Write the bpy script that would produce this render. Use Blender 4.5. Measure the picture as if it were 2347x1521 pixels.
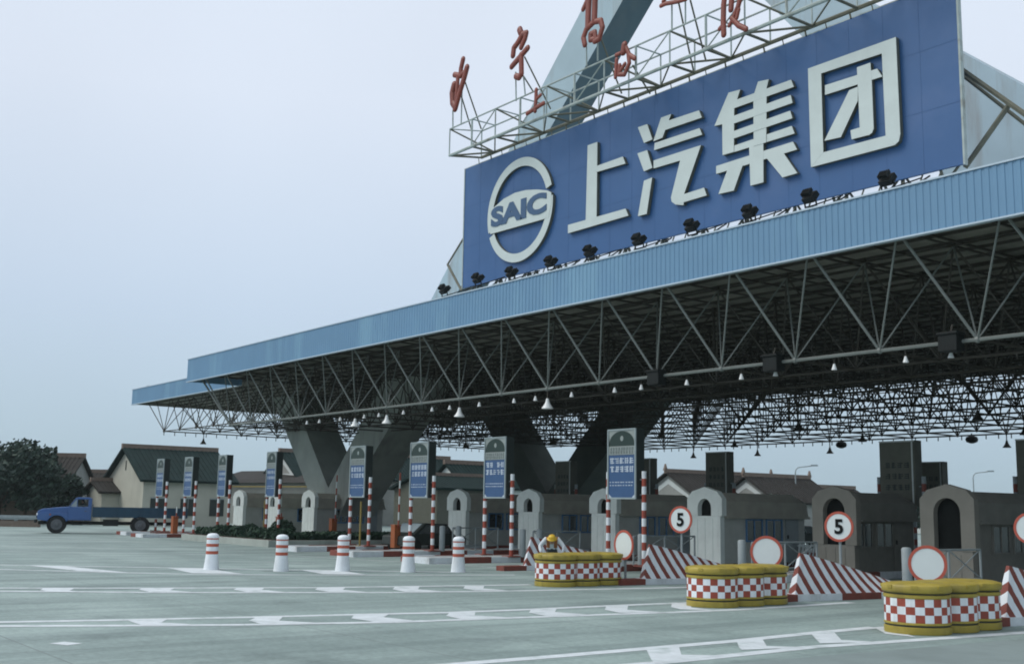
import bpy, bmesh, math, random
from mathutils import Vector, Matrix
for o in list(bpy.data.objects): bpy.data.objects.remove(o)
S = bpy.context.scene
COL = S.collection
R_ = math.radians
V = Vector

# ------------------------------------------------------------------ camera
CAM = V((0, 0, 2.2)); FPX = 2620.0; CX, CY = 1173.5, 760.5
RX = V((0.6046248, 0.7963236, 0.0172485)); UX = V((0.1110945, -0.1057546, 0.9881670)); FX = V((-0.7887248, 0.5955541, 0.1524091))
cd = bpy.data.cameras.new('camera'); cam = bpy.data.objects.new('camera', cd); COL.objects.link(cam)
m3 = Matrix((RX, UX, -FX)).transposed()
cam.matrix_world = Matrix.Translation(CAM) @ m3.to_4x4()
cd.sensor_width = 36; cd.lens = FPX / 2347 * 36; cd.clip_end = 6000; cd.clip_start = 0.1
S.camera = cam

# ------------------------------------------------------------------ sky, sun, exposure
SUN_EL, SUN_DIR = 48, V((-0.60, -0.80, 0))          # hazy sun behind the camera's left shoulder
w = bpy.data.worlds.new('World'); S.world = w; w.use_nodes = True
nt = w.node_tree; nt.nodes.clear()
out = nt.nodes.new('ShaderNodeOutputWorld'); bg = nt.nodes.new('ShaderNodeBackground')
sky = nt.nodes.new('ShaderNodeTexSky'); sky.sky_type = 'NISHITA'; sky.sun_disc = False
sky.sun_elevation = R_(SUN_EL); sky.sun_rotation = math.atan2(SUN_DIR.x, SUN_DIR.y)
sky.air_density = 1.0; sky.dust_density = 4.0; sky.ozone_density = 2.0
tc = nt.nodes.new('ShaderNodeTexCoord'); sp = nt.nodes.new('ShaderNodeSeparateXYZ')
rp = nt.nodes.new('ShaderNodeValToRGB')              # cloud layer: one even overcast deck, thinner overhead
e = rp.color_ramp.elements
e[0].position = 0.0; e[0].color = (0.36, 0.49, 0.575, 1)
e[1].position = 0.62; e[1].color = (0.69, 0.75, 0.84, 1)
k = e.new(0.16); k.color = (0.475, 0.575, 0.70, 1)
k = e.new(0.34); k.color = (0.635, 0.70, 0.80, 1)
nz = nt.nodes.new('ShaderNodeTexNoise'); nz.inputs['Scale'].default_value = 1.6; nz.inputs['Detail'].default_value = 3
mr = nt.nodes.new('ShaderNodeMapRange'); mr.inputs[1].default_value = .3; mr.inputs[2].default_value = .7; mr.inputs[3].default_value = 9.0; mr.inputs[4].default_value = 10.2
sc = nt.nodes.new('ShaderNodeVectorMath'); sc.operation = 'SCALE'
mx = nt.nodes.new('ShaderNodeMix'); mx.data_type = 'RGBA'; mx.inputs[0].default_value = 0.90
nt.links.new(tc.outputs['Generated'], sp.inputs[0]); nt.links.new(sp.outputs['Z'], rp.inputs[0])
nt.links.new(tc.outputs['Generated'], nz.inputs['Vector']); nt.links.new(nz.outputs['Fac'], mr.inputs[0])
nt.links.new(rp.outputs[0], sc.inputs[0]); nt.links.new(mr.outputs[0], sc.inputs['Scale'])
nt.links.new(sky.outputs[0], mx.inputs[6]); nt.links.new(sc.outputs[0], mx.inputs[7])
nt.links.new(mx.outputs[2], bg.inputs[0]); bg.inputs[1].default_value = 0.1
nt.links.new(bg.outputs[0], out.inputs[0])
sd = bpy.data.lights.new('sun', 'SUN'); sun = bpy.data.objects.new('sun', sd); COL.objects.link(sun)
sd.energy = 1.5; sd.angle = R_(34); sd.color = (1.0, 0.95, 0.88)
dv = (SUN_DIR.normalized() * math.cos(R_(SUN_EL)) + V((0, 0, math.sin(R_(SUN_EL)))))
sun.rotation_euler = dv.to_track_quat('Z', 'Y').to_euler()
S.view_settings.view_transform = 'Standard'; S.view_settings.look = 'None'
S.view_settings.exposure = 0.36; S.view_settings.gamma = 1.0
S.cycles.filter_width = 1.9

# ------------------------------------------------------------------ pixel -> place helpers (the photograph is 2347 x 1521)
def ray(px, py): return FX * FPX + RX * (px - CX) - UX * (py - CY)
def aty(px, py, y):
    d = ray(px, py); return CAM + d * (y / d.y)
def atz(px, py, z=0.0):
    d = ray(px, py); return CAM + d * ((z - CAM.z) / d.z)
def atd(px, depth, z=0.0):                          # ground point under pixel column px at a depth along the view
    h = V((FX.x, FX.y, 0)).normalized(); r = V((RX.x, RX.y, 0)).normalized()
    p = h * depth + r * ((px - CX) / FPX * depth); return V((p.x, p.y, z))
def hgt(py, px, depth):
    d = ray(px, py); return CAM.z + d.z * depth / FPX

# ------------------------------------------------------------------ materials
def mat(name, col, rough=0.7, var=0.12, scale=3.0, metal=0.0, bump=0.0, spec=0.4, stain=None, stain_scale=0.6, stain_amt=0.0, streak=False):
    m = bpy.data.materials.new(name); m.use_nodes = True
    t = m.node_tree; b = t.nodes['Principled BSDF']
    b.inputs['Roughness'].default_value = rough; b.inputs['Metallic'].default_value = metal
    b.inputs['Specular IOR Level'].default_value = spec
    tcn = t.nodes.new('ShaderNodeTexCoord')
    n = t.nodes.new('ShaderNodeTexNoise'); n.inputs['Scale'].default_value = scale; n.inputs['Detail'].default_value = 6; n.inputs['Roughness'].default_value = .6
    t.links.new(tcn.outputs['Object'], n.inputs['Vector'])
    cr = t.nodes.new('ShaderNodeValToRGB')
    cr.color_ramp.elements[0].position = .3; cr.color_ramp.elements[1].position = .7
    cr.color_ramp.elements[0].color = tuple(c * (1 - var) for c in col) + (1,)
    cr.color_ramp.elements[1].color = tuple(min(1, c * (1 + var)) for c in col) + (1,)
    t.links.new(n.outputs['Fac'], cr.inputs[0]); last = cr.outputs[0]
    if stain:
        mp = t.nodes.new('ShaderNodeMapping')
        if streak: mp.inputs['Scale'].default_value = (1, 1, .12)
        t.links.new(tcn.outputs['Object'], mp.inputs[0])
        n2 = t.nodes.new('ShaderNodeTexNoise'); n2.inputs['Scale'].default_value = stain_scale; n2.inputs['Detail'].default_value = 8; n2.inputs['Roughness'].default_value = .65
        t.links.new(mp.outputs[0], n2.inputs['Vector'])
        r2 = t.nodes.new('ShaderNodeValToRGB'); r2.color_ramp.elements[0].position = .52; r2.color_ramp.elements[1].position = .68
        r2.color_ramp.elements[0].color = (0, 0, 0, 1); r2.color_ramp.elements[1].color = (stain_amt,) * 3 + (1,)
        t.links.new(n2.outputs['Fac'], r2.inputs[0])
        mi = t.nodes.new('ShaderNodeMix'); mi.data_type = 'RGBA'
        t.links.new(r2.outputs[0], mi.inputs[0]); t.links.new(last, mi.inputs[6]); mi.inputs[7].default_value = tuple(stain) + (1,)
        last = mi.outputs[2]
    t.links.new(last, b.inputs['Base Color'])
    if bump:
        bp = t.nodes.new('ShaderNodeBump'); bp.inputs['Strength'].default_value = bump; bp.inputs['Distance'].default_value = .02
        n3 = t.nodes.new('ShaderNodeTexNoise'); n3.inputs['Scale'].default_value = scale * 12; n3.inputs['Detail'].default_value = 4
        t.links.new(tcn.outputs['Object'], n3.inputs['Vector']); t.links.new(n3.outputs['Fac'], bp.inputs['Height']); t.links.new(bp.outputs[0], b.inputs['Normal'])
    return m

M = {}
M['white'] = mat('white paint', (.72, .77, .80), .5, .06, 4, stain=(.42, .43, .42), stain_scale=2.2, stain_amt=.5, streak=True)
M['red'] = mat('red paint', (.30, .062, .038), .55, .15, 4, stain=(.16, .05, .035), stain_scale=2.5, stain_amt=.6)
M['bollard_red'] = mat('bollard band red', (.42, .10, .06), .45, .1, 4)
M['kerb_red'] = mat('kerb red', (.20, .055, .04), .7, .2, 3, stain=(.10, .05, .04), stain_scale=2, stain_amt=.6)
M['kerb_white'] = mat('kerb white', (.62, .67, .70), .7, .1, 3, stain=(.3, .31, .3), stain_scale=1.6, stain_amt=.6)
M['yellow'] = mat('barrel yellow', (.35, .275, .048), .45, .14, 3, stain=(.17, .14, .04), stain_scale=1.8, stain_amt=.75, streak=True)
M['groove'] = mat('barrel groove', (.03, .04, .035), .7)
M['concrete'] = mat('aged concrete', (.33, .365, .335), .85, .12, .8, bump=.4, stain=(.15, .16, .15), stain_scale=.45, stain_amt=.55, streak=True)
M['slab'] = mat('island slab', (.30, .33, .33), .85, .15, 1.5, bump=.3)
M['steel_leg'] = mat('painted steel plate', (.31, .415, .465), .55, .08, .5, stain=(.20, .19, .17), stain_scale=.55, stain_amt=.75, streak=True)
M['steel_inner'] = mat('dark steel inner face', (.075, .12, .135), .6, .12, .6, stain=(.12, .15, .15), stain_scale=.5, stain_amt=.5)
M['concrete_shaded'] = mat('weathered concrete darkened for shade', (.075, .09, .078), .85, .15, .8, stain=(.09, .10, .09), stain_scale=.4, stain_amt=.6, streak=True)  # rear pylon concrete, canopy shade put into its base colour
M['fascia'] = mat('blue corrugated sheet', (.128, .255, .392), .42, .06, .35, stain=(.22, .40, .52), stain_scale=.35, stain_amt=.7, streak=True)
M['fascia_trim'] = mat('sheet trim', (.42, .52, .60), .5, .05)
M['soffit'] = mat('roof underside', (.20, .20, .17), .8, .3, .7, stain=(.045, .06, .05), stain_scale=.12, stain_amt=.6)
M['pipe'] = mat('galvanised pipe', (.165, .185, .175), .5, .12, 1.2, metal=.0)
M['pipe_dark'] = mat('rust brown pipe', (.05, .047, .038), .7, .25, 2)
M['dark'] = mat('black lamp metal', (.011, .014, .014), .6, .2, spec=.2)
M['lampwhite'] = mat('lamp enamel white', (.75, .78, .78), .35, .04)
M['board'] = mat('billboard blue', (.031, .102, .25), .5, .06, .6, stain=(.06, .12, .26), stain_scale=.3, stain_amt=.5)
M['board_seam'] = mat('billboard seam', (.027, .090, .222), .6, .1, 2)
M['letter'] = mat('letter white', (.51, .58, .565), .5, .05, 1.5)
M['letter_side_shaded'] = mat('letter return shade tone', (.10, .11, .09), .6, .1)  # letter sides coloured dark for the shade on faces turned from the light
M['emblemtext'] = mat('emblem text blue', (.035, .09, .18), .5, .05)
M['redletter'] = mat('red letter', (.185, .036, .021), .45, .2, 2)
M['rack'] = mat('rack pale green steel', (.36, .42, .40), .55, .15, 2, stain=(.17, .15, .11), stain_scale=1.2, stain_amt=.8)
M['rack_dark'] = mat('rack weathered steel', (.13, .13, .095), .65, .25, 2)
M['sign_green'] = mat('sign green', (.016, .036, .03), .4, .06)
M['sign_blue'] = mat('sign blue', (.035, .088, .20), .4, .06)
M['sign_frame'] = mat('sign frame', (.28, .34, .35), .45, .08)
M['sign_band'] = mat('sign pale band', (.27, .31, .30), .5, .06)
M['sign_side'] = mat('sign case dark', (.02, .03, .028), .6, .1)
M['sign_back'] = mat('sign back', (.085, .09, .07), .6, .12)
M['glyph'] = mat('sign lettering', (.45, .52, .60), .5, .04)
M['glyph_dark'] = mat('sign dark lettering', (.10, .13, .13), .5, .04)
M['disc'] = mat('sign disc white', (.62, .68, .68), .5, .03)
M['disc_red'] = mat('sign ring red', (.40, .085, .055), .5, .05)
M['black'] = mat('black', (.012, .014, .014), .9, .1, spec=.05)
M['grey_post'] = mat('grey post', (.25, .29, .30), .6, .1)
M['plaque'] = mat('booth plaster', (.68, .74, .71), .75, .08, 1.5, stain=(.3, .32, .3), stain_scale=1.2, stain_amt=.5, streak=True)
M['booth_roof'] = mat('booth roof cladding', (.34, .33, .28), .8, .12, 2)
M['booth_wall'] = mat('booth wall', (.42, .44, .41), .75, .1, 2)
M['booth_shaded'] = mat('taupe booth cladding darkened for shade', (.17, .17, .15), .8, .12, 2)  # taupe of the two nearest booths, with deep canopy shade in the colour
M['booth_face_shaded'] = mat('taupe booth front darkened for shade', (.20, .195, .17), .85, .1, 1.5)
M['blueframe'] = mat('blue window frame', (.08, .20, .38), .5, .08)
M['glass'] = mat('dark glass', (.012, .022, .028), .08, .1, spec=.7)
M['orange'] = mat('orange cabinet', (.30, .085, .025), .5, .1)
M['mustard'] = mat('yellow post', (.25, .19, .05), .5, .1)
M['cream'] = mat('cream render', (.40, .40, .34), .85, .08, .7, stain=(.3, .3, .26), stain_scale=.4, stain_amt=.5, streak=True)
M['greywall'] = mat('grey render', (.24, .25, .235), .85, .12, .7)
M['tile'] = mat('dark roof tile', (.012, .026, .025), .75, .25, 1.2, bump=.5, spec=.12)
M['tile_brown'] = mat('brown roof tile', (.034, .032, .029), .75, .25, 1.2, bump=.5, spec=.12)
M['ridge'] = mat('ridge cap', (.16, .125, .10), .8, .15)
M['trim'] = mat('white trim', (.5, .54, .53), .7, .06)
M['bark'] = mat('bark', (.06, .045, .035), .9, .3, 4)
M['rubber'] = mat('tyre rubber', (.014, .015, .016), .85, .15)
M['hub'] = mat('wheel hub', (.10, .11, .12), .5, .1)
M['truck_blue'] = mat('truck blue', (.036, .105, .29), .32, .08, 1.5, stain=(.07, .14, .30), stain_scale=1.0, stain_amt=.5, spec=.6)
M['truck_bed'] = mat('truck bed blue', (.016, .056, .095), .6, .12, 1)
M['chassis'] = mat('chassis', (.016, .02, .02), .8, .2)
M['windglass'] = mat('windscreen', (.30, .37, .40), .12, .05, spec=.8)
M['skin'] = mat('skin', (.32, .20, .14), .6, .05)
M['shirt'] = mat('pale shirt', (.55, .60, .63), .8, .06, 6)
M['vest'] = mat('orange brown vest', (.30, .11, .03), .7, .12, 6)
M['trousers'] = mat('dark trousers', (.04, .05, .06), .8, .1)
M['helmet'] = mat('yellow helmet', (.62, .40, .03), .3, .04)
M['hair'] = mat('black hair', (.012, .012, .012), .6)
def leafmat(name, a, b):
    m = mat(name, a, .75, .0); t = m.node_tree; bs = t.nodes['Principled BSDF']
    gi = t.nodes.new('ShaderNodeNewGeometry'); cr = t.nodes.new('ShaderNodeValToRGB')
    cr.color_ramp.elements[0].color = a + (1,); cr.color_ramp.elements[1].color = b + (1,)
    t.links.new(gi.outputs['Random Per Island'], cr.inputs[0]); t.links.new(cr.outputs[0], bs.inputs['Base Color'])
    return m
M['leaf'] = leafmat('tree leaves', (.013, .032, .026), (.036, .064, .045))
M['leaf_hedge'] = leafmat('hedge leaves', (.012, .038, .024), (.028, .066, .036))
M['leaf_far'] = leafmat('pale leaves', (.05, .075, .055), (.10, .13, .09))

def striped(name, period=.5):
    m = mat(name, (.70, .75, .79), .55, .05, 4); t = m.node_tree; b = t.nodes['Principled BSDF']
    tcn = t.nodes.new('ShaderNodeTexCoord'); s3 = t.nodes.new('ShaderNodeSeparateXYZ'); t.links.new(tcn.outputs['Object'], s3.inputs[0])
    a = t.nodes.new('ShaderNodeMath'); a.operation = 'MULTIPLY_ADD'; a.inputs[1].default_value = 1.75; t.links.new(s3.outputs['Y'], a.inputs[0]); t.links.new(s3.outputs['Z'], a.inputs[2])
    nn = t.nodes.new('ShaderNodeTexNoise'); nn.inputs['Scale'].default_value = 7; t.links.new(tcn.outputs['Object'], nn.inputs['Vector'])
    a2 = t.nodes.new('ShaderNodeMath'); a2.operation = 'MULTIPLY_ADD'; a2.inputs[1].default_value = .03; t.links.new(nn.outputs['Fac'], a2.inputs[0]); t.links.new(a.outputs[0], a2.inputs[2])
    p = t.nodes.new('ShaderNodeMath'); p.operation = 'PINGPONG'; p.inputs[1].default_value = period / 2; t.links.new(a2.outputs[0], p.inputs[0])
    g = t.nodes.new('ShaderNodeMath'); g.operation = 'GREATER_THAN'; g.inputs[1].default_value = period * .27; t.links.new(p.outputs[0], g.inputs[0])
    mi = t.nodes.new('ShaderNodeMix'); mi.data_type = 'RGBA'; t.links.new(g.outputs[0], mi.inputs[0])
    src = b.inputs['Base Color'].links[0].from_socket
    t.links.new(src, mi.inputs[6]); mi.inputs[7].default_value = (.20, .055, .04, 1); t.links.new(mi.outputs[2], b.inputs['Base Color'])
    return m
M['chevron'] = striped('red white chevrons', .64)

# ------------------------------------------------------------------ mesh builder
class MB:
    def __init__(s): s.v = []; s.f = []; s.m = []
    def add(s, verts, faces, mi=0):
        o = len(s.v); s.v += [tuple(v) for v in verts]; s.f += [tuple(i + o for i in f) for f in faces]; s.m += [mi] * len(faces)
    def box(s, c, d, mi=0, rot=None):
        x, y, z = d[0] / 2, d[1] / 2, d[2] / 2
        p = [V((a, b, g)) for a in (-x, x) for b in (-y, y) for g in (-z, z)]
        if rot is not None: p = [rot @ q for q in p]
        c = V(c); p = [q + c for q in p]
        s.add(p, [(0, 1, 3, 2), (4, 6, 7, 5), (0, 4, 5, 1), (2, 3, 7, 6), (0, 2, 6, 4), (1, 5, 7, 3)], mi)
    def bb(s, lo, hi, mi=0): s.box([(a + b) / 2 for a, b in zip(lo, hi)], [b - a for a, b in zip(lo, hi)], mi)
    def tube(s, p, q, r, n=6, mi=0, r2=None, cap=True):
        p, q = V(p), V(q); d = q - p
        if d.length < 1e-6: return
        d.normalize(); a = d.orthogonal().normalized(); b = d.cross(a); r2 = r if r2 is None else r2
        vs = [p + (a * math.cos(2 * math.pi * i / n) + b * math.sin(2 * math.pi * i / n)) * r for i in range(n)] + \
             [q + (a * math.cos(2 * math.pi * i / n) + b * math.sin(2 * math.pi * i / n)) * r2 for i in range(n)]
        fs = [(i, (i + 1) % n, n + (i + 1) % n, n + i) for i in range(n)]
        if cap: fs += [tuple(range(n))[::-1], tuple(range(n, 2 * n))]
        s.add(vs, fs, mi)
    def ball(s, c, r, n=8, k=5, mi=0, sc=(1, 1, 1)):
        c = V(c); vs = [c + V((0, 0, -r * sc[2]))]
        for j in range(1, k):
            t = math.pi * j / k - math.pi / 2
            for i in range(n):
                a = 2 * math.pi * i / n; vs.append(c + V((math.cos(t) * math.cos(a) * r * sc[0], math.cos(t) * math.sin(a) * r * sc[1], math.sin(t) * r * sc[2])))
        vs.append(c + V((0, 0, r * sc[2]))); fs = [(0, 1 + (i + 1) % n, 1 + i) for i in range(n)]
        for j in range(k - 2):
            for i in range(n):
                a = 1 + j * n; fs.append((a + i, a + (i + 1) % n, a + n + (i + 1) % n, a + n + i))
        l = 1 + (k - 2) * n; fs += [(l + i, l + (i + 1) % n, len(vs) - 1) for i in range(n)]
        s.add(vs, fs, mi)
    def lathe(s, prof, n=24, mi=None, c=(0, 0, 0)):     # prof: (r, z); mi: material per band
        c = V(c); vs = []
        for r, z in prof:
            for i in range(n):
                a = 2 * math.pi * i / n; vs.append(c + V((r * math.cos(a), r * math.sin(a), z)))
        o = len(s.v); s.v += [tuple(v) for v in vs]
        for j in range(len(prof) - 1):
            for i in range(n):
                s.f.append((o + j * n + i, o + j * n + (i + 1) % n, o + (j + 1) * n + (i + 1) % n, o + (j + 1) * n + i)); s.m.append(mi(j, i) if mi else 0)
        s.f.append(tuple(o + (len(prof) - 1) * n + i for i in range(n))); s.m.append(mi(len(prof) - 2, 0) if mi else 0)
        s.f.append(tuple(o + i for i in range(n))[::-1]); s.m.append(mi(0, 0) if mi else 0)
    def prism(s, pts, dvec, mi=0, side=None):           # planar polygon extruded along dvec
        pts = [V(p) for p in pts]; d = V(dvec); n = len(pts)
        nrm = V((0, 0, 0))
        for i in range(n): nrm += (pts[i] - pts[0]).cross(pts[(i + 1) % n] - pts[0])
        if nrm.dot(d) > 0: pts = pts[::-1]
        side = mi if side is None else side
        s.add(pts + [p + d for p in pts], [tuple(range(n))], mi)
        o = len(s.v) - 2 * n
        s.f.append(tuple(o + n + i for i in range(n))[::-1]); s.m.append(side)
        for i in range(n):
            s.f.append((o + (i + 1) % n, o + i, o + n + i, o + n + (i + 1) % n)); s.m.append(side)
    def build(s, name, mats, parent=None, smooth=False, loc=None, bevel=0):
        me = bpy.data.meshes.new(name); me.from_pydata([tuple(v) for v in s.v], [], s.f)
        for mm in (mats if isinstance(mats, (list, tuple)) else [mats]): me.materials.append(M[mm] if isinstance(mm, str) else mm)
        me.polygons.foreach_set('material_index', s.m)
        if smooth: me.polygons.foreach_set('use_smooth', [True] * len(me.polygons))
        me.update(); o = bpy.data.objects.new(name, me); COL.objects.link(o)
        if parent: o.parent = parent
        if loc is not None: o.location = loc
        if bevel:
            b = o.modifiers.new('b', 'BEVEL'); b.width = bevel; b.segments = 2; b.limit_method = 'ANGLE'
        return o
def tag(o, label=None, cat=None, group=None, kind=None):
    if label: o['label'] = label
    if cat: o['category'] = cat
    if group: o['group'] = group
    if kind: o['kind'] = kind
    return o
def empty(name, loc=(0, 0, 0), rz=0, **kw):
    o = bpy.data.objects.new(name, None); COL.objects.link(o); o.location = loc; o.rotation_euler = (0, 0, rz); o.empty_display_size = .2
    return tag(o, **kw)
def copy_tree(o, parent=None):
    c = o.copy(); COL.objects.link(c)
    if parent: c.parent = parent
    for ch in [x for x in bpy.data.objects if x.parent == o]: copy_tree(ch, c)
    return c
def auto_smooth(o, ang=40):
    me = o.data; bm = bmesh.new(); bm.from_mesh(me)
    for e_ in bm.edges:
        if len(e_.link_faces) == 2 and e_.calc_face_angle(0) > R_(ang): e_.smooth = False
    for f_ in bm.faces: f_.smooth = True
    bm.to_mesh(me); bm.free()

# ================================================================== GROUND
def ground_mat():
    m = bpy.data.materials.new('plaza concrete'); m.use_nodes = True; t = m.node_tree; b = t.nodes['Principled BSDF']; b.inputs['Roughness'].default_value = .75; b.inputs['Specular IOR Level'].default_value = .35
    tcn = t.nodes.new('ShaderNodeTexCoord')
    def noise(sc, det, scale3=(1, 1, 1)):
        mp = t.nodes.new('ShaderNodeMapping'); mp.inputs['Scale'].default_value = scale3; t.links.new(tcn.outputs['Object'], mp.inputs[0])
        n = t.nodes.new('ShaderNodeTexNoise'); n.inputs['Scale'].default_value = sc; n.inputs['Detail'].default_value = det; n.inputs['Roughness'].default_value = .62; t.links.new(mp.outputs[0], n.inputs['Vector']); return n.outputs['Fac']
    def ramp(fac, p0, c0, p1, c1):
        r = t.nodes.new('ShaderNodeValToRGB'); r.color_ramp.elements[0].position = p0; r.color_ramp.elements[1].position = p1; r.color_ramp.elements[0].color = c0 + (1,); r.color_ramp.elements[1].color = c1 + (1,); t.links.new(fac, r.inputs[0]); return r.outputs[0]
    def mix(f, a, c, typ='MIX'):
        mi = t.nodes.new('ShaderNodeMix'); mi.data_type = 'RGBA'; mi.blend_type = typ
        (t.links.new(f, mi.inputs[0]) if not isinstance(f, float) else setattr(mi.inputs[0], 'default_value', f))
        t.links.new(a, mi.inputs[6]); (t.links.new(c, mi.inputs[7]) if not isinstance(c, tuple) else setattr(mi.inputs[7], 'default_value', c + (1,))); return mi.outputs[2]
    base = ramp(noise(.22, 6), .32, (.210, .277, .262), .68, (.302, .380, .360))
    fine = ramp(noise(9, 5), .3, (.78, .78, .78), .72, (1.10, 1.10, 1.10)); c = mix(1.0, base, fine, 'MULTIPLY')
    streaks = ramp(noise(.9, 5, (1, .07, 1)), .42, (1.06, 1.06, 1.06), .72, (.64, .655, .67)); c = mix(1.0, c, streaks, 'MULTIPLY')   # tyre film along the lanes
    blot = ramp(noise(.55, 7), .56, (1, 1, 1), .74, (.60, .61, .62)); c = mix(.8, c, blot, 'MULTIPLY')
    oil = ramp(noise(1.7, 4, (1, .35, 1)), .64, (1, 1, 1), .74, (.56, .57, .58)); c = mix(.8, c, oil, 'MULTIPLY')
    far = ramp(noise(.35, 4, (.25, 1, 1)), .42, (1.05, 1.05, 1.05), .62, (.86, .87, .87)); c = mix(.8, c, far, 'MULTIPLY')
    # slab joints every 4.5 m
    s3 = t.nodes.new('ShaderNodeSeparateXYZ'); t.links.new(tcn.outputs['Object'], s3.inputs[0])
    def joint(sock, per):
        p = t.nodes.new('ShaderNodeMath'); p.operation = 'PINGPONG'; p.inputs[1].default_value = per / 2; t.links.new(sock, p.inputs[0])
        g = t.nodes.new('ShaderNodeMath'); g.operation = 'LESS_THAN'; g.inputs[1].default_value = .014; t.links.new(p.outputs[0], g.inputs[0]); return g.outputs[0]
    for sk, per in ((s3.outputs['X'], 4.5), (s3.outputs['Y'], 5.0)):
        g = t.nodes.new('ShaderNodeMath'); g.operation = 'MULTIPLY'; g.inputs[1].default_value = .7; t.links.new(joint(sk, per), g.inputs[0]); c = mix(g.outputs[0], c, (.12, .14, .14))
    t.links.new(c, b.inputs['Base Color'])
    bp = t.nodes.new('ShaderNodeBump'); bp.inputs['Strength'].default_value = .25; bp.inputs['Distance'].default_value = .01; t.links.new(noise(30, 3), bp.inputs['Height']); t.links.new(bp.outputs[0], b.inputs['Normal'])
    return m
M['plaza'] = ground_mat()
g = MB(); g.add([(-2600, -1500, 0), (1200, -1500, 0), (1200, 2600, 0), (-2600, 2600, 0)], [(0, 1, 2, 3)])
tag(g.build('ground', 'plaza'), kind='structure')
def asphalt():
    m = mat('dark worn lane', (.20, .25, .245), .8, .2, .5, bump=.3, stain=(.13, .16, .16), stain_scale=.5, stain_amt=.7); return m
M['worn'] = asphalt()
M['roadpaint'] = mat('road paint', (.56, .61, .63), .65, .12, 3, stain=(.33, .40, .39), stain_scale=1.6, stain_amt=.9)
wl = MB(); pts = [atz(1560, 1530, .004), atz(1900, 1500, .004), atz(2360, 1462, .004), atz(2900, 1500, .004), atz(2800, 1900, .004), atz(1800, 1700, .004)]
wl.add([(p.x, p.y, .0025) for p in pts], [tuple(range(6))]); tag(wl.build('worn_lane', 'worn'), kind='structure')
# painted medians: rails and the slanted filled blocks between them
rm = MB()
def band(pts, wd, z=.005):
    ps = [V((p.x, p.y, z)) for p in pts]
    for a, b in zip(ps, ps[1:]):
        d = (b - a).normalized(); n = V((-d.y, d.x, 0)) * wd / 2
        rm.add([a - n, b - n, b + n, a + n], [(0, 1, 2, 3)])
def poly(pxs, z=.0075): rm.add([(lambda q: (q.x, q.y, z))(atz(x, y)) for x, y in pxs], [tuple(range(len(pxs)))])
G = lambda l: [atz(x, y) for x, y in l]
band(G([(900, 1533), (1290, 1502), (1688, 1468), (1861, 1450), (2005, 1437)]), .30)
band(G([(1180, 1545), (1500, 1519), (1680, 1501), (1861, 1482), (2100, 1466), (2347, 1449), (2500, 1440)]), .30)
band(G([(-200, 1428), (0, 1425), (284, 1420), (560, 1414), (805, 1408), (1030, 1403), (1214, 1396), (1387, 1388), (1560, 1381)]), .30)
band(G([(-200, 1435), (0, 1434), (284, 1433), (560, 1431), (900, 1425), (1260, 1412), (1528, 1403), (1700, 1396), (1950, 1380)]), .30)
band(G([(-200, 1347), (0, 1347), (326, 1347), (728, 1346), (953, 1343), (1107, 1341), (1215, 1339)]), .30)
band(G([(-200, 1353), (0, 1354), (383, 1357), (900, 1357), (1145, 1354), (1300, 1351), (1500, 1347), (1790, 1340)]), .30)
band(G([(-200, 1292), (0, 1294), (300, 1299), (640, 1305), (1080, 1311)]), .26)
band(G([(-200, 1296), (0, 1304), (250, 1311), (480, 1316), (800, 1317), (1180, 1317)]), .26)
for y0, x0, x1, y1 in ((1250, -50, 560, 1262), (1262, -50, 560, 1271), (1232, 0, 440, 1246), (1284, 480, 720, 1290), (1271, 640, 1180, 1302)):
    band(G([(x0, y0), (x1, y1)]), .12)
for q in ([(1480, 1485), (1556, 1481), (1562, 1500), (1660, 1502), (1500, 1520), (1492, 1510)],
          [(1688, 1468), (1747, 1463), (1757, 1480), (1850, 1483), (1700, 1489), (1694, 1483)],
          [(1857, 1450), (1910, 1446), (1928, 1466), (2020, 1471), (1880, 1474), (1872, 1466)],
          [(2003, 1437), (2040, 1434), (2070, 1450), (2100, 1460), (2030, 1452)],
          [(290, 1420), (385, 1418), (370, 1426), (470, 1432), (330, 1433), (310, 1428)],
          [(590, 1413), (650, 1411), (640, 1422), (770, 1429), (600, 1430), (570, 1422)],
          [(812, 1408), (895, 1405), (880, 1414), (960, 1423), (860, 1425), (805, 1417)],
          [(1032, 1402), (1090, 1399), (1088, 1410), (1180, 1415), (1060, 1419), (1022, 1411)],
          [(1217, 1396), (1277, 1393), (1272, 1402), (1350, 1408), (1250, 1411), (1212, 1404)],
          [(1390, 1388), (1440, 1385), (1438, 1397), (1530, 1403), (1420, 1404), (1386, 1397)],
          [(1540, 1382), (1580, 1379), (1585, 1392), (1640, 1398), (1560, 1396), (1538, 1391)],
          [(100, 1347), (172, 1347), (160, 1353), (210, 1357), (120, 1356), (92, 1352)],
          [(325, 1347), (402, 1347), (390, 1352), (450, 1357), (350, 1357), (318, 1351)],
          [(545, 1346), (608, 1346), (600, 1351), (660, 1357), (570, 1357), (535, 1351)],
          [(728, 1346), (792, 1346), (786, 1351), (850, 1357), (755, 1356), (722, 1351)],
          [(905, 1344), (962, 1343), (958, 1350), (1030, 1356), (930, 1356), (900, 1350)],
          [(1066, 1342), (1110, 1341), (1108, 1348), (1170, 1353), (1090, 1353), (1062, 1348)],
          [(380, 1300), (470, 1302), (560, 1315), (440, 1313)], [(690, 1306), (780, 1307), (840, 1316), (740, 1315)], [(60, 1295), (150, 1297), (300, 1312), (180, 1308)]):
    poly(q)
band(G([(130, 1472), (172, 1476)]), .3); 
tag(rm.build('road_markings', 'roadpaint'), kind='structure')

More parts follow.
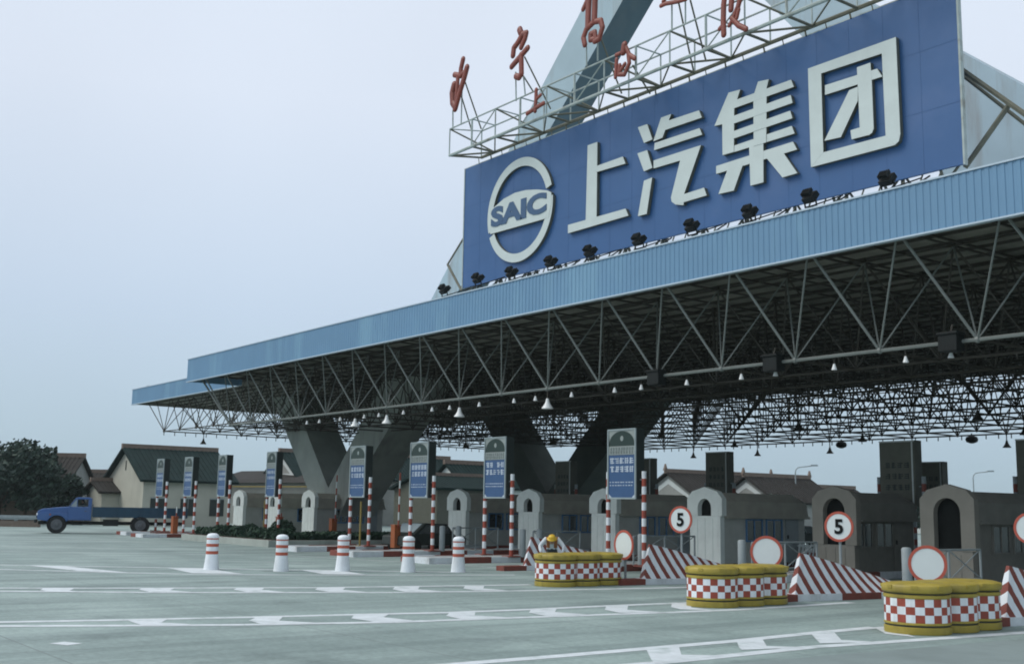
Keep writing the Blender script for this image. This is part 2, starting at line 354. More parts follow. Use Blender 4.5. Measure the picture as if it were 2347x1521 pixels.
# ================================================================== TOLL ISLANDS
ISL = [(-78.0, 26.3, 50, 2.0), (-73.0, 25.6, 50, 2.2), (-51.0, 25.2, 52, 2.1), (-45.25, 25.0, 52, 2.1), (-39.25, 25.0, 52, 2.1), (-32.4, 27.2, 52, 1.9), (-25.4, 28.6, 52, 1.6), (-19.2, 27.9, 52, 1.6), (-13.2, 27.1, 52, 1.6)]
ILBL = ['farthest left toll island with low red and white kerb', 'toll island with red and white kerb between the truck tail and the hedge', 'toll island right of the hedge bed with red and white kerb blocks',
        'toll island with striped kerb behind the third white bollard', 'toll island with striped kerb behind the fourth and fifth bollards', 'toll island whose striped wedge stands left of the bending worker',
        'toll island with striped kerb behind the first checkered crash barrels', 'toll island with striped kerb behind the middle checkered crash barrels', 'toll island with striped kerb behind the nearest checkered crash barrels']
KH = .24
for (x, y0, y1, wd), lb in zip(ISL, ILBL):
    r = empty('toll_island', (x, y0, 0), label=lb, cat='traffic island', group='toll islands with red and white kerbs')
    kb = MB(); hw = wd / 2; t_ = .22
    kh = KH if x > -60 else .22
    L = y1 - y0; n = int(L / 1.5); st = L / n
    kb.bb((-hw, -.02, 0), (-.2, t_, kh), 1); kb.bb((-.2, -.02, 0), (hw, t_, kh), 0)
    for i in range(n):
        for sx in (-1, 1):
            a, b = sx * hw, sx * (hw - t_)
            ya = t_ if i == 0 else i * st
            kb.bb((min(a, b), ya, 0), (max(a, b), (i + 1) * st, kh), (i + (1 if i < 1 else 0)) % 2 if False else (0 if i % 2 == 0 else 1))
    kb.build('kerb', ['kerb_white', 'kerb_red'], r)
    sl = MB(); sl.bb((-hw + t_, t_, 0), (hw - t_, L, kh - .02)); sl.build('paving', 'slab', r)

# planter with hedge round the pylon foot
r = empty('planter', (-63, 34, 0), label='grey kerbed planting bed around the concrete V pylon foot', cat='planter')
pl = MB(); pl.bb((-4.6, -7.6, 0), (7.4, 10, .34)); pl.build('kerb', 'concrete', r)
sl = MB(); sl.bb((-4.3, -7.3, .34), (7.1, 9.7, .36)); sl.build('soil', 'bark', r)
def leaf_box(mb, lo, hi, n, sz, rnd, power=2.0):
    for i in range(n):
        c = V([rnd.uniform(a, b) for a, b in zip(lo, hi)])
        u = V((rnd.gauss(0, 1), rnd.gauss(0, 1), rnd.gauss(0, 1))).normalized(); v = u.orthogonal().normalized(); s_ = sz * rnd.uniform(.6, 1.3)
        ww = u.cross(v); mb.add([c - v * s_ - ww * s_ * .5, c + v * s_ - ww * s_ * .5, c + v * s_ + ww * s_ * .5, c - v * s_ + ww * s_ * .5], [(0, 1, 2, 3)])
rnd = random.Random(4)
hb = MB(); core = []
for lo, hi, n in (((-67.2, 27, .34), (-56.2, 28.2, .74), 3400), ((-57.3, 28.2, .34), (-56.0, 40, .74), 3200)):
    leaf_box(hb, lo, hi, n, .10, rnd)
    hb.bb((lo[0] + .15, lo[1] + .15, lo[2]), (hi[0] - .15, hi[1] - .15, hi[2] - .12))
for i in range(26):                                                # taller tufts
    c = V((rnd.uniform(-66.8, -56.5), rnd.uniform(27.3, 28.1), .7)); leaf_box(hb, c - V((.35, .3, .2)), c + V((.35, .3, .22)), 60, .09, rnd)
tag(hb.build('hedge', 'leaf_hedge'), 'low dark green clipped hedge along the planting bed in front of the pylon', 'hedge')
for (x, y, s_, lb) in ((-60.6, 29.6, .62, 'rounded dark green bush behind the hedge beside the fourth lane sign'), (-64.5, 29.4, .42, 'small dark bush behind the hedge near the orange cabinets')):
    b = MB()
    for i in range(700):
        u = V((rnd.gauss(0, 1), rnd.gauss(0, 1), rnd.gauss(0, 1))).normalized() * rnd.uniform(.6, 1.05) * s_; c = V((x, y, .36 + s_ * .75)) + V((u.x * 1.3, u.y, u.z * .8)); leaf_box(b, c - V((.01,) * 3), c + V((.01,) * 3), 1, .09, rnd)
    b.ball((x, y, .36 + s_ * .7), s_ * .7, 8, 6)
    tag(b.build('bush', 'leaf_hedge'), lb, 'bush')

# ================================================================== CANOPY (space frame, 3.03 m grid)
P = 3.03; ZB, ZT = 6.85, 9.9
X0 = -65.0                                                           # left end bottom node column
can = empty('toll_canopy', (-40, 45, 0), label='huge flat toll plaza canopy with blue corrugated fascia and tubular space frame beneath', cat='canopy')
O = V((-40, 45, 0))
def L_(p): return V(p) - O
NX, NY = 27, 12
def bx(i): return X0 + P * i
def by(j): return 28.0 + P * j
front = MB(); chord = MB(); web = MB(); top = MB()
for j in range(NY):
    for i in range(NX):
        p = V((bx(i), by(j), ZB)); near = j == 0
        mb = front if near else chord
        if i < NX - 1: mb.tube(L_(p), L_((bx(i + 1), by(j), ZB)),   .056 if near else .046, 6 if near else 5, cap=False)
        if j < NY - 1: chord.tube(L_(p), L_((bx(i), by(j + 1), ZB)), .042, 5, cap=False)
        mb.ball(L_(p), .10 if near else .085, 6, 4)
        for sx, sy in ((-1, -1), (1, -1), (-1, 1), (1, 1)):
            q = V((bx(i) + sx * P / 2, by(j) + sy * P / 2 + (.32 if sy < 0 and j == 0 else 0), ZT))
            big = near and sy < 0
            (front if near else web).tube(L_(p), L_(q), (.044 if sx < 0 else .031) if big else (.028 if near else .034), 6 if big else 5, cap=False)
for j in range(NY + 1):
    for i in range(NX + 1):
        a = V((bx(i) - P / 2, by(j) - P / 2 + (.32 if j == 0 else 0), ZT))
        if i < NX: top.tube(L_(a), L_(a + V((P, 0, 0))), .035, 5, cap=False)
        if j < NY: top.tube(L_(a), L_(a + V((0, P, 0))), .035, 5, cap=False)
        top.bb(L_(a) + V((-.05, -.05, 0)), L_(a) + V((.05, .05, .13)))     # roof stub
        if i < NX:                                                        # short hangers under the eave
            for k in (1, 2, 3):
                if j == 0: top.bb(L_(a) + V((P * k / 4 - .03, -.03, -.18)), L_(a) + V((P * k / 4 + .03, .03, .13)))
# left extension, one bay back and a little higher
XE0 = -82.5; ZE = 7.36; NE = 5
for j in range(1, NY):
    for i in range(NE + 1):
        p = V((XE0 + P * i, by(j) - .6, ZE)); 
        if i < NE: chord.tube(L_(p), L_(p + V((P, 0, 0))), .036, 5, cap=False)
        if j < NY - 1: chord.tube(L_(p), L_(p + V((0, P, 0))), .045 if i == 0 else .034, 5, cap=False)
        chord.ball(L_(p), .1, 6, 4)
        for sx, sy in ((-1, -1), (1, -1), (-1, 1), (1, 1)):
            web.tube(L_(p), L_(p + V((sx * P / 2, -.22 if j == 1 and sy < 0 else sy * P / 2, ZT - .02 - ZE))), .03, 5, cap=False)
        if i == 0: web.tube(L_(p), L_(p + V((-3.6, -.2 if j == 1 else -.8, ZT - ZE))), .034, 5, cap=False)
# end raker on the front corner
front.tube(L_((bx(0), by(0), ZB)), L_((bx(0) - 2.6, by(0) - 1.0, ZT)), .06, 6)
# little hangers under the edge chords
tick = MB()
def ticks(a, b, step, h=.26):
    a, b = V(a), V(b); n = int((b - a).length / step)
    for i in range(n + 1):
        p = a.lerp(b, i / n); tick.bb(L_(p) + V((-.022, -.022, -h)), L_(p) + V((.022, .022, .02)))
ticks((bx(0), by(NY - 1), ZB), (bx(NX - 1), by(NY - 1), ZB), .76)
ticks((XE0, by(1) - .6, ZE), (XE0, by(NY - 1), ZE), .8, .3)
ticks((bx(0), by(1), ZB), (bx(NX - 1), by(1), ZB), 1.52, .18)
front.build('front_truss', 'pipe', can); chord.build('bottom_chords', 'pipe_dark', can); web.build('bracing', 'pipe_dark', can); top.build('top_chords', 'pipe_dark', can); tag(tick.build('hangers', 'pipe_dark', can), kind='stuff')
# roof sheets
rf = MB(); XR = 20
rf.bb(L_((-68.3, 26.63, 10.05)), L_((XR, 60.2, 10.3))); rf.build('roof', 'soffit', can)
re = MB(); re.bb(L_((-88.25, 30.03, 9.92)), L_((-68.503, 60.2, 10.3))); re.build('roof', 'soffit', can)
pu = MB()
for i in range(34):
    y = 27.4 + i * 1.06
    if y < 60: pu.bb(L_((-68.1, y, 9.965)), L_((XR - .2, y + .08, 10.047)))
    if 30.6 < y < 60: pu.bb(L_((-88.0, y, 9.84)), L_((-68.6, y + .08, 9.917)))
for i in range(46):
    x = -67.2 + i * 1.9; pu.bb(L_((x, 26.8, 9.90)), L_((x + .06, 60, 9.962)))
pu.build('purlins', 'pipe_dark', can)
def corrugated(name, x0, x1, y, z0, z1, depth=.9):
    mb = MB(); n = int((x1 - x0) / .21); st = (x1 - x0) / n; prof = []
    for i in range(n):
        a = x0 + i * st; prof += [(a, 0), (a + st * .34, 0), (a + st * .42, -.017), (a + st * .92, -.017)]
    prof.append((x1, 0))
    vs = []
    for px, dy in prof: vs += [L_((px, y + dy, z0)), L_((px, y + dy, z1))]
    mb.add(vs, [(2 * i, 2 * i + 2, 2 * i + 3, 2 * i + 1) for i in range(len(prof) - 1)])
    mb.bb(L_((x0, y + .02, z0)), L_((x1, y + .12, z1)))
    o = mb.build(name, 'fascia', can)
    t = MB(); t.bb(L_((x0 - .02, y - .05, z0 - .05)), L_((x1, y + .13, z0 - .003))); t.bb(L_((x0 - .02, y - .05, z1 + .003)), L_((x1, y + .3, z1 + .05))); t.build('trim', 'fascia_trim', o)
    return o
corrugated('fascia', -68.5, XR, 26.5, 9.62, 10.98)
corrugated('fascia', -88.4, -68.2, 29.9, 9.66, 10.78)
en = MB(); en.bb(L_((-68.5, 26.63, 9.62)), L_((-68.38, 29.9, 10.97))); en.build('end_fascia', 'fascia', can); en = MB(); en.bb(L_((-88.4, 30.03, 9.66)), L_((-88.28, 60.2, 10.77)))
en.build('end_fascia', 'fascia', can)
el = MB(); el.bb(L_((-88.277, 30.05, 9.655)), L_((-88.253, 60.2, 9.917))); el.build('end_lining', 'soffit', can)
tp = MB(); tp.bb(L_((-68.3, 26.65, 10.303)), L_((XR, 60.2, 10.9))); tp.bb(L_((-88.25, 30.03, 10.303)), L_((-68.503, 60.2, 10.7))); tp.build('roof_cover', 'fascia_trim', can)
# small vane on the far left roof corner
r = empty('roof_vent', (-87.2, 31, 10.66), label='tiny T-shaped mast on the far left roof corner', cat='mast')
b = MB(); b.tube((0, 0, 0), (0, 0, .45), .04); b.tube((-.35, -.3, .42), (.35, .3, .42), .05); b.build('mast', 'grey_post', r)

# ------------------------------------------------------------------ pylons
py_ = empty('pylon', (-69.5, 38, 0), label='concrete V pylon with pale blue A-frame legs rising through the roof behind the billboard', cat='pylon')
def vfoot(mb, off, mirror=None, yf=36.8, dep=2.6):
    def W(px, py): 
        q = aty(px, py, 36.8); x = q.x if mirror is None else 2 * mirror - q.x
        return V((x, yf, q.z)) - V(off)
    def ext(p, q, z):  # continue line p->q to height z
        a, b_ = W(*p), W(*q); t = (z - a.z) / (b_.z - a.z); return a + (b_ - a) * t
    ztop = 10.3
    li = W(752, 1118)
    lo_l, lo_r = W(731, 1240), W(756, 1240); lo_l.z = lo_r.z = 0.0
    left = [lo_l, W(706, 1122), ext((706, 1122), (650, 975), ztop), ext((752, 1118), (703, 990), ztop), li, (lo_l + lo_r) / 2]
    right = [(lo_l + lo_r) / 2, li, ext((752, 1118), (818, 990), ztop), ext((794, 1145), (886, 990), ztop), W(794, 1145), lo_r]
    for pgn in (left, right): mb.prism(pgn, (0, dep, 0))
f1 = MB(); vfoot(f1, py_.location); f1.build('foot', 'concrete', py_)
f1 = MB(); vfoot(f1, py_.location, mirror=-37.5); f1.build('foot', 'concrete', py_)
def steel(poly_px, y, dep, inner):
    mb = MB(); mb.prism([V((q.x, y, q.z)) - py_.location for q in [aty(px, py, y) for px, py in poly_px]], (0, dep, 0))
    for fi, f_ in enumerate(mb.f):                                     # the face that looks into the A gets a darker colour
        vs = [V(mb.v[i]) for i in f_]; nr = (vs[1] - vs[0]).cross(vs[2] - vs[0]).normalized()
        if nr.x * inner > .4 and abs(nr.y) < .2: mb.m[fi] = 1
    return mb
def lin(a, b, y_):   # x on pixel line a-b at pixel row y_
    return (a[0] + (b[0] - a[0]) * (y_ - a[1]) / (b[1] - a[1]), y_)
la, lb_, ra, rb = (988, 687), (1345, 0), (1267, 284), (1421, 12)
apl = lin(la, lb_, -560); apr = lin(ra, rb, -560)
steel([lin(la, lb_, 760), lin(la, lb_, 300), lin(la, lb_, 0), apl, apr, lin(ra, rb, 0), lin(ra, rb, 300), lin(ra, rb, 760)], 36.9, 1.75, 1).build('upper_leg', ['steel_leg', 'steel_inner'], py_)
# right leg of the A: (outer upper edge, inner lower edge)
oa, ob, ia, ib = (1980, 0), (2347, 197), (1752, 0), (1830, 76)
def pxline(a, b, x_): return (x_, a[1] + (b[1] - a[1]) * (x_ - a[0]) / (b[0] - a[0]))
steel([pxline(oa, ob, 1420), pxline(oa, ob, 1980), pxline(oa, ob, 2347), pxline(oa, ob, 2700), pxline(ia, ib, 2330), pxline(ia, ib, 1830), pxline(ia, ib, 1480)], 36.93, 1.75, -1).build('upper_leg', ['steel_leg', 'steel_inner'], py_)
py2 = empty('pylon', (-69.5, 58.5, 0), label='concrete V pylon dark in the shade beneath the middle of the canopy', cat='pylon')
f2 = MB(); vfoot(f2, py2.location, yf=55.6); f2.build('foot', 'concrete_shaded', py2)

# ================================================================== BILLBOARD
YB = 28.5
bb_ = empty('billboard', (-29, YB, 11.9), label='long blue billboard with white ring emblem and four white characters on the canopy edge', cat='billboard')
OB = V((-29, YB, 11.9))
p = MB(); p.bb(V((-41.47, YB, 11.9)) - OB, V((-17.0, YB + .1, 17.4)) - OB); p.build('panel', 'board', bb_)
sm_ = MB()
for k in range(1, 20): sm_.bb(V((-41.47 + k * 1.2235 - .009, YB - .003, 11.91)) - OB, V((-41.47 + k * 1.2235 + .009, YB - .0005, 17.39)) - OB)
for k in range(1, 3): sm_.bb(V((-41.46, YB - .0045, 11.9 + k * 1.833 - .008)) - OB, V((-17.01, YB - .0035, 11.9 + k * 1.833 + .008)) - OB)
sm_.build('seams', 'board_seam', bb_)
fr = MB()
for x0, x1, z0, z1 in ((-41.53, -41.473, 11.88, 17.42), (-16.997, -16.94, 11.88, 17.42)): fr.bb(V((x0, YB - .02, z0)) - OB, V((x1, YB + .13, z1)) - OB)
fr.bb(V((-41.47, YB + .01, 17.403)) - OB, V((-17.0, YB + .13, 17.44)) - OB); fr.build('edge_frame', 'rack', bb_)
sup = MB()
for i in range(12):
    x = -41.2 + i * 2.0; sup.tube(V((x, YB + .4, 10.5)) - OB, V((x, YB + .4, 17.4)) - OB, .06); sup.tube(V((x, YB + .4, 16.5)) - OB, V((x, YB + 3.5, 10.6)) - OB, .05)
    sup.tube(V((x, YB + .4, 12.2)) - OB, V((x + 1, YB + .1, 10.9)) - OB, .04); sup.tube(V((x + 1, YB + .1, 10.9)) - OB, V((x + 2, YB + .4, 12.2)) - OB, .04)
    for k in range(3): sup.tube(V((x + k * .6, YB - .1, 11.0)) - OB, V((x + k * .6 + .25, YB + .1, 11.9)) - OB, .025)
sup.tube(V((-41.4, YB + .2, 11.62)) - OB, V((-17.1, YB + .2, 11.62)) - OB, .07)
A = lambda px, py, y: aty(px, py, y) - OB
sup.tube(A(2193, 152, 29.2), A(2420, 312, 29.2), .085); sup.tube(A(2190, 160, 29.6), A(2420, 340, 29.6), .06); sup.tube(A(2316, 236, 29.25), A(2212, 384, 29.25), .075); sup.tube(A(1026, 606, 29.5), A(1058, 666, 29.5), .06); sup.tube(A(1026, 606, 29.5), A(1066, 540, 29.5), .05)
sup.build('support_frame', 'rack_dark', bb_)
YL = YB - .05
cnt = [0]
def stroke(mb, pts, org, s_, dep=.15):
    cnt[0] += 1; y = YB - .15 - .0035 * (cnt[0] % 9)
    mb.prism([aty(org[0] + x / s_, org[1] + yy / s_, YB - .15) + V((0, y - (YB - .15), 0)) - OB for x, yy in pts], (0, dep, 0), 0, 1)
c5, c6, c7, c8, cb = ((980, 0), 3.353), ((1500, 0), 2.771), ((950, 320), 3.129), ((1600, 350), 3.142), ((1700, 0), 3.6275)
ch = MB()
stroke(ch, [(1242, 42), (1312, 17), (1306, 560), (1228, 582)], *c7); stroke(ch, [(1300, 192), (1495, 122), (1514, 172), (1300, 235)], *c7); stroke(ch, [(1102, 612), (1515, 495), (1535, 545), (1102, 672)], *c7)
ch.build('character', ['letter', 'letter_side_shaded'], bb_)
ch = MB()
stroke(ch, [(1618, 980), (1690, 955), (1730, 1072), (1665, 1100)], *c5); stroke(ch, [(1615, 1180), (1690, 1155), (1730, 1290), (1665, 1318)], *c5); stroke(ch, [(1648, 296), (1707, 272), (1668, 533), (1605, 550)], *c7)
stroke(ch, [(1798, 906), (1876, 878), (1835, 985), (1808, 1060), (1738, 1088)], *c5); stroke(ch, [(1850, 930), (2090, 850), (2112, 905), (1826, 1002)], *c5); stroke(ch, [(1745, 1100), (2090, 985), (2110, 1035), (1740, 1155)], *c5)
stroke(ch, [(1715, 150), (2055, 40), (2022, 135), (1900, 152), (1715, 207)], *c7); stroke(ch, [(1908, 142), (2055, 40), (1935, 388), (1930, 470), (1872, 466), (1845, 445), (1840, 415)], *c7); stroke(ch, [(1845, 420), (2078, 345), (2097, 400), (1875, 466)], *c7)
ch.build('character', ['letter', 'letter_side_shaded'], bb_)
ch = MB()
stroke(ch, [(472, 590), (546, 570), (508, 690), (506, 965), (434, 986), (432, 790), (382, 802)], *c6); stroke(ch, [(660, 520), (728, 505), (714, 560), (712, 905), (632, 930), (630, 612)], *c6)
stroke(ch, [(508, 640), (870, 508), (888, 553), (505, 690)], *c6); stroke(ch, [(505, 738), (868, 605), (880, 655), (505, 787)], *c6); stroke(ch, [(505, 835), (865, 705), (880, 752), (505, 882)], *c6); stroke(ch, [(440, 948), (872, 800), (890, 848), (434, 988)], *c6)
stroke(ch, [(392, 1055), (880, 900), (906, 950), (392, 1105)], *c6); stroke(ch, [(602, 935), (692, 905), (693, 1158), (610, 1180)], *c6); stroke(ch, [(1667, 391), (1703, 378), (1682, 437), (1647, 445)], (0, 0), 1); stroke(ch, [(1757, 362), (1797, 352), (1828, 397), (1794, 407)], (0, 0), 1)
ch.build('character', ['letter', 'letter_side_shaded'], bb_)
ch = MB()
oTL, oTR, oBR1, oBR2, oBR3, oBL = (555, 572), (1285, 310), (1322, 1115), (1310, 1175), (1275, 1208), (580, 1392); iTL, iTR, iBR, iBL = (665, 612), (1168, 447), (1200, 1130), (683, 1268)
stroke(ch, [oTL, oTR, iTR, iTL], *cb); stroke(ch, [oTR, oBR1, oBR2, oBR3, iBR, iTR], *cb); stroke(ch, [oBR3, oBL, iBL, iBR], *cb); stroke(ch, [oBL, oTL, iTL, iBL], *cb)
stroke(ch, [(692, 710), (1125, 572), (1170, 637), (692, 790)], *cb); stroke(ch, [(958, 562), (1070, 522), (1082, 680), (1098, 1075), (1060, 1125), (985, 1130)], *cb); stroke(ch, [(905, 1085), (1000, 1055), (1096, 1070), (1085, 1105), (1060, 1122), (915, 1160)], *cb); stroke(ch, [(895, 752), (968, 722), (966, 840), (825, 1142), (688, 1172)], *cb)
ch.build('character', ['letter', 'letter_side_shaded'], bb_)
# ring emblem
def q7(x, y): return aty(c7[0][0] + x / c7[1], c7[0][1] + y / c7[1], YB - .15)
pt, pb, plf, prt = q7(812, 113), q7(702, 886), q7(524, 560), q7(992, 420)
ec = V(((plf.x + prt.x) / 2, 0, (pt.z + pb.z) / 2)); ea, eb = (prt.x - plf.x) / 2, (pt.z - pb.z) / 2
def ang(x, y):
    q = q7(x, y); return math.atan2((q.z - ec.z) / eb, (q.x - ec.x) / ea)
em = MB()
def arc(a0, a1, t, yf=.15, n=40):
    for i in range(n):
        a, b_ = a0 + (a1 - a0) * i / n, a0 + (a1 - a0) * (i + 1) / n
        def pp(a_, k): return V((ec.x + math.cos(a_) * ea * k, YB - yf, ec.z + math.sin(a_) * eb * k)) - OB
        em.prism([pp(a, 1), pp(b_, 1), pp(b_, 1 - t), pp(a, 1 - t)], (0, .148, 0), 0, 1)
a_r = ang(965, 335); a_l = ang(534, 672); a_l2 = ang(538, 706); a_r2 = ang(990, 395)
if a_l < a_r: a_l += 2 * math.pi
arc(a_r, a_l, .165)
a_l2 = a_l2 if a_l2 > 0 else a_l2 + 2 * math.pi
while a_r2 < a_l2: a_r2 += 2 * math.pi
arc(a_l2, a_r2, .165)
em.prism([q7(x, y) + V((0, -.006, 0)) - OB for x, y in [(545, 515), (570, 487), (640, 425), (720, 382), (800, 362), (880, 358), (950, 364), (982, 378), (982, 450), (962, 556), (920, 572), (545, 678), (532, 640), (529, 560)]], (0, .15, 0), 0, 1)
emo = em.build('emblem', ['letter', 'letter_side_shaded'], bb_)
def text_mesh(s_, size, bold=0, shear=0):
    cu = bpy.data.curves.new('t', 'FONT'); cu.body = s_; cu.size = size; cu.offset = bold; cu.shear = shear; cu.extrude = .012; cu.resolution_u = 4
    o = bpy.data.objects.new('t', cu); COL.objects.link(o); dg = bpy.context.evaluated_depsgraph_get()
    me = bpy.data.meshes.new_from_object(o.evaluated_get(dg)); bpy.data.objects.remove(o); return me
me = text_mesh('SAIC', 1.0, .05, 0)
xs = [v.co.x for v in me.vertices]; ys = [v.co.y for v in me.vertices]
bl, br, tl = q7(550, 640), q7(948, 540), q7(600, 487)
hh = q7(600, 487).z - q7(600, 637).z
for v in me.vertices:
    u = (v.co.x - min(xs)) / (max(xs) - min(xs)); t = (v.co.y - min(ys)) / (max(ys) - min(ys)); d_ = v.co.z
    v.co = V((bl.x + u * (br.x - bl.x) + t * .0, YB - .170 - d_, bl.z + .03 + u * (br.z - bl.z) * .3 + t * hh * .95)) - OB
me.materials.append(M['emblemtext'])
o = bpy.data.objects.new('emblem_lettering', me); COL.objects.link(o); o.parent = emo

# floodlights along the roof edge
FL = [(1018, 665), (1095, 640), (1172, 626), (1262, 602), (1352, 578), (1464, 552), (1585, 520), (1718, 488), (1856, 453), (2033, 413)]
FLL = ['black floodlight alone beyond the left end of the billboard', 'black floodlight under the left bottom corner of the billboard', 'black floodlight just below the white ring emblem', 'black floodlight below the gap between ring emblem and first character',
       'black floodlight below the base stroke of the first white character', 'black floodlight between the first and second white characters', 'black floodlight below the second white character', 'black floodlight below the third white character', 'black floodlight between the third and fourth white characters', 'black floodlight under the boxed fourth character, last on the right']
fp = None
for (px, py), lb in zip(FL, FLL):
    q = aty(px, py, 27.1)
    if fp is None:
        fp = empty('floodlight', (0, 0, 0), label=lb, cat='floodlight', group='floodlights below the billboard')
        h_ = MB(); rt = Matrix.Rotation(R_(-38), 3, 'X'); h_.box((0, 0, 0), (.44, .22, .36), 0, rt); h_.box((0, .16, .1), (.36, .2, .26), 0, rt)
        for k in range(5): h_.box((-.16 + k * .08, -.17, .16), (.02, .14, .3), 0, rt)
        h_.build('housing', 'dark', fp)
        a_ = MB(); a_.tube((-.24, 0, -.02), (-.24, .05, -.3), .03); a_.tube((.24, 0, -.02), (.24, .05, -.3), .03); a_.tube((-.26, .05, -.3), (.26, .05, -.3), .03); a_.tube((0, .05, -.3), (.0, .9, -.42), .035); a_.tube((0, .05, -.3), (0, .0, -.52), .035); a_.tube((.3, .3, -.5), (1.0, .9, .1), .03); a_.tube((.0, .05, -.3), (.5, 1.2, .2), .025)
        a_.build('arm', 'dark', fp); o = fp
    else:
        o = copy_tree(fp); o['label'] = lb
    o.location = q; o.scale = (.86,) * 3

# ------------------------------------------------------------------ letter rack above
RK = V((-29, 27.9, 17.65))
rk = empty('letter_rack', RK, label='pale steel lattice rack with red brush characters along the billboard top', cat='sign rack')
yf, yb, zb, zt = 27.25, 28.5, 17.65, 18.88
rb_ = MB(); rd = MB(); K = lambda x, y, z: V((x, y, z)) - RK
xs = [-40.95 + 1.72 * i for i in range(18)]; xe = xs[-1]
rb_.tube(K(xs[0], yf, zt), K(xe, yf, zt), .035); rb_.tube(K(xs[0], yf, zb), K(xe, yf, zb), .06); rb_.tube(K(xs[0] + .7, yb, zt), K(xe, yb, zt), .035); rd.tube(K(xs[0] + .7, yb, zb), K(xe, yb, zb), .07)
rb_.tube(K(xs[0], yf + .3, zb + .12), K(xe, yf + .3, zb + .12), .03)
for i, x in enumerate(xs):
    xb = x + (.7 if i == 0 else 0)
    rb_.tube(K(x, yf, zb), K(x, yf, zt), .045 if i % 2 else .03); rb_.tube(K(xb, yb, zb), K(xb, yb, zt), .03)
    rb_.tube(K(x, yf, zt), K(xb, yb, zt), .03); rd.tube(K(x, yf, zb), K(xb, yb, zb), .05)
    if i < len(xs) - 1:
        x2 = xs[i + 1]
        rd.tube(K(x, yf, zt), K(x2, yb, zb), .038) if i % 2 == 0 else rb_.tube(K(x, yf, zb), K(x2, yf, zt), .028)
        rd.tube(K(x, yf, zb), K(x2, yb, zb), .04) if i % 2 == 0 else rd.tube(K(x2, yf, zb), K(x, yb, zb), .03)
        rd.tube(K(x2 - .3, yb, zb), K(x2 - .25, yb, 17.4), .03)
        rd.tube(K(x + .5, yb, zb), K(x + .55, yb, 17.4), .018)
rb_.build('lattice', 'rack', rk); rd.build('bracing', 'rack_dark', rk)
def brush(px_strokes, org, s_, yy, rs):
    mb = MB()
    dep = abs(FX.dot(aty(org[0] + 500 / s_, org[1] + 400 / s_, yy) - CAM))
    for pts, r in px_strokes:
        pts = [aty(org[0] + x / s_, org[1] + y / s_, yy) - RK for x, y in pts]; rr = r / s_ * dep / FPX * rs
        n = len(pts)
        for a, b in zip(pts, pts[1:]): mb.tube(a, b, rr, 10, cap=False)
        for q in pts: mb.ball(q, rr, 10, 6)
    for i_, v in enumerate(mb.v): mb.v[i_] = (v[0], (v[1] - (yy - RK.y)) * .5 + (yy - RK.y), v[2])
    o = mb.build('character', 'redletter', rk, smooth=True); return o
z1 = ((1020, 0), 5.07); z2 = ((1380, 0), 5.85)
brush([([(210, 690), (185, 800), (180, 880)], 34), ([(110, 870), (175, 880), (215, 850)], 32), ([(255, 785), (225, 900), (175, 1060), (118, 1265)], 38), ([(105, 985), (82, 1080), (88, 1195), (115, 1240)], 40), ([(150, 890), (140, 1030), (125, 1180)], 30)], *z1, 26.95, 1.15)
brush([([(868, 348), (880, 380)], 38), ([(900, 400), (845, 500), (800, 560), (790, 645)], 34), ([(895, 400), (945, 385), (930, 450), (885, 550)], 32), ([(960, 560), (870, 665), (775, 775)], 33), ([(885, 640), (888, 860), (862, 900), (825, 888)], 34)], *z1, 26.95, 1.15)
brush([([(1700, -260), (1710, -200)], 36), ([(1600, -120), (1700, -160), (1800, -170)], 32), ([(1655, 0), (1605, 110)], 26), ([(1675, -80), (1665, 120), (1660, 320)], 36), ([(1745, -80), (1740, 100), (1735, 230)], 36), ([(1640, 345), (1730, 255), (1810, 242), (1830, 320), (1790, 455), (1740, 480)], 30), ([(1640, 350), (1608, 440), (1625, 520)], 30), ([(1690, 400), (1740, 375), (1750, 450), (1690, 465), (1690, 400)], 28)], *z1, 26.95, 1.15)
brush([([(790, 80), (850, 52), (1000, 25), (1125, -10)], 28), ([(820, 20), (900, -80), (850, -160)], 28), ([(860, -260), (880, -240)], 30), ([(960, -60), (960, -260)], 28), ([(900, -190), (1060, -215), (1040, -120), (920, -110)], 26), ([(980, 0), (1090, -50)], 24)], *z2, 26.95, 1.15)
brush([([(1060, 1045), (1056, 1150), (1048, 1290)], 27), ([(1062, 1150), (1112, 1105)], 21), ([(955, 1320), (1040, 1265), (1145, 1200)], 26)], *z1, 27.02, 1.0)
brush([([(300, 605), (285, 700)], 42), ([(190, 740), (235, 720)], 24), ([(195, 800), (180, 1035)], 26), ([(320, 640), (365, 740), (435, 785)], 28), ([(235, 880), (225, 1000), (300, 1000), (365, 850), (350, 720)], 27), ([(305, 860), (245, 950)], 25)], *z2, 27.02, 1.3)
brush([([(1650, -90), (1630, 60), (1625, 300), (1632, 465)], 33), ([(1575, 390), (1620, 340)], 24), ([(1740, -60), (1728, 130)], 33), ([(1845, 10), (1820, 100)], 30), ([(1800, 120), (1745, 270), (1705, 345)], 22), ([(1740, 250), (1830, 345), (1930, 392)], 28), ([(1830, 130), (1805, 240)], 24)], *z2, 27.02, 1.3)
ST = []                                                          # posts and stays of the red characters
for (a, b) in (((1038, 252), (1038, 293)), ((1060, 175), (1057, 285)), ((1182, 165), (1183, 232)), ((1200, 175), (1204, 220)), ((1344, 105), (1345, 152)), ((1370, 95), (1370, 140)), ((1540, 5), (1540, 68)), ((1571, -5), (1571, 55))):
    m_ = MB(); m_.tube(aty(*a, 27.1) - RK, aty(*b, 27.25) - RK, .03); m_.build('post', 'rack', rk)
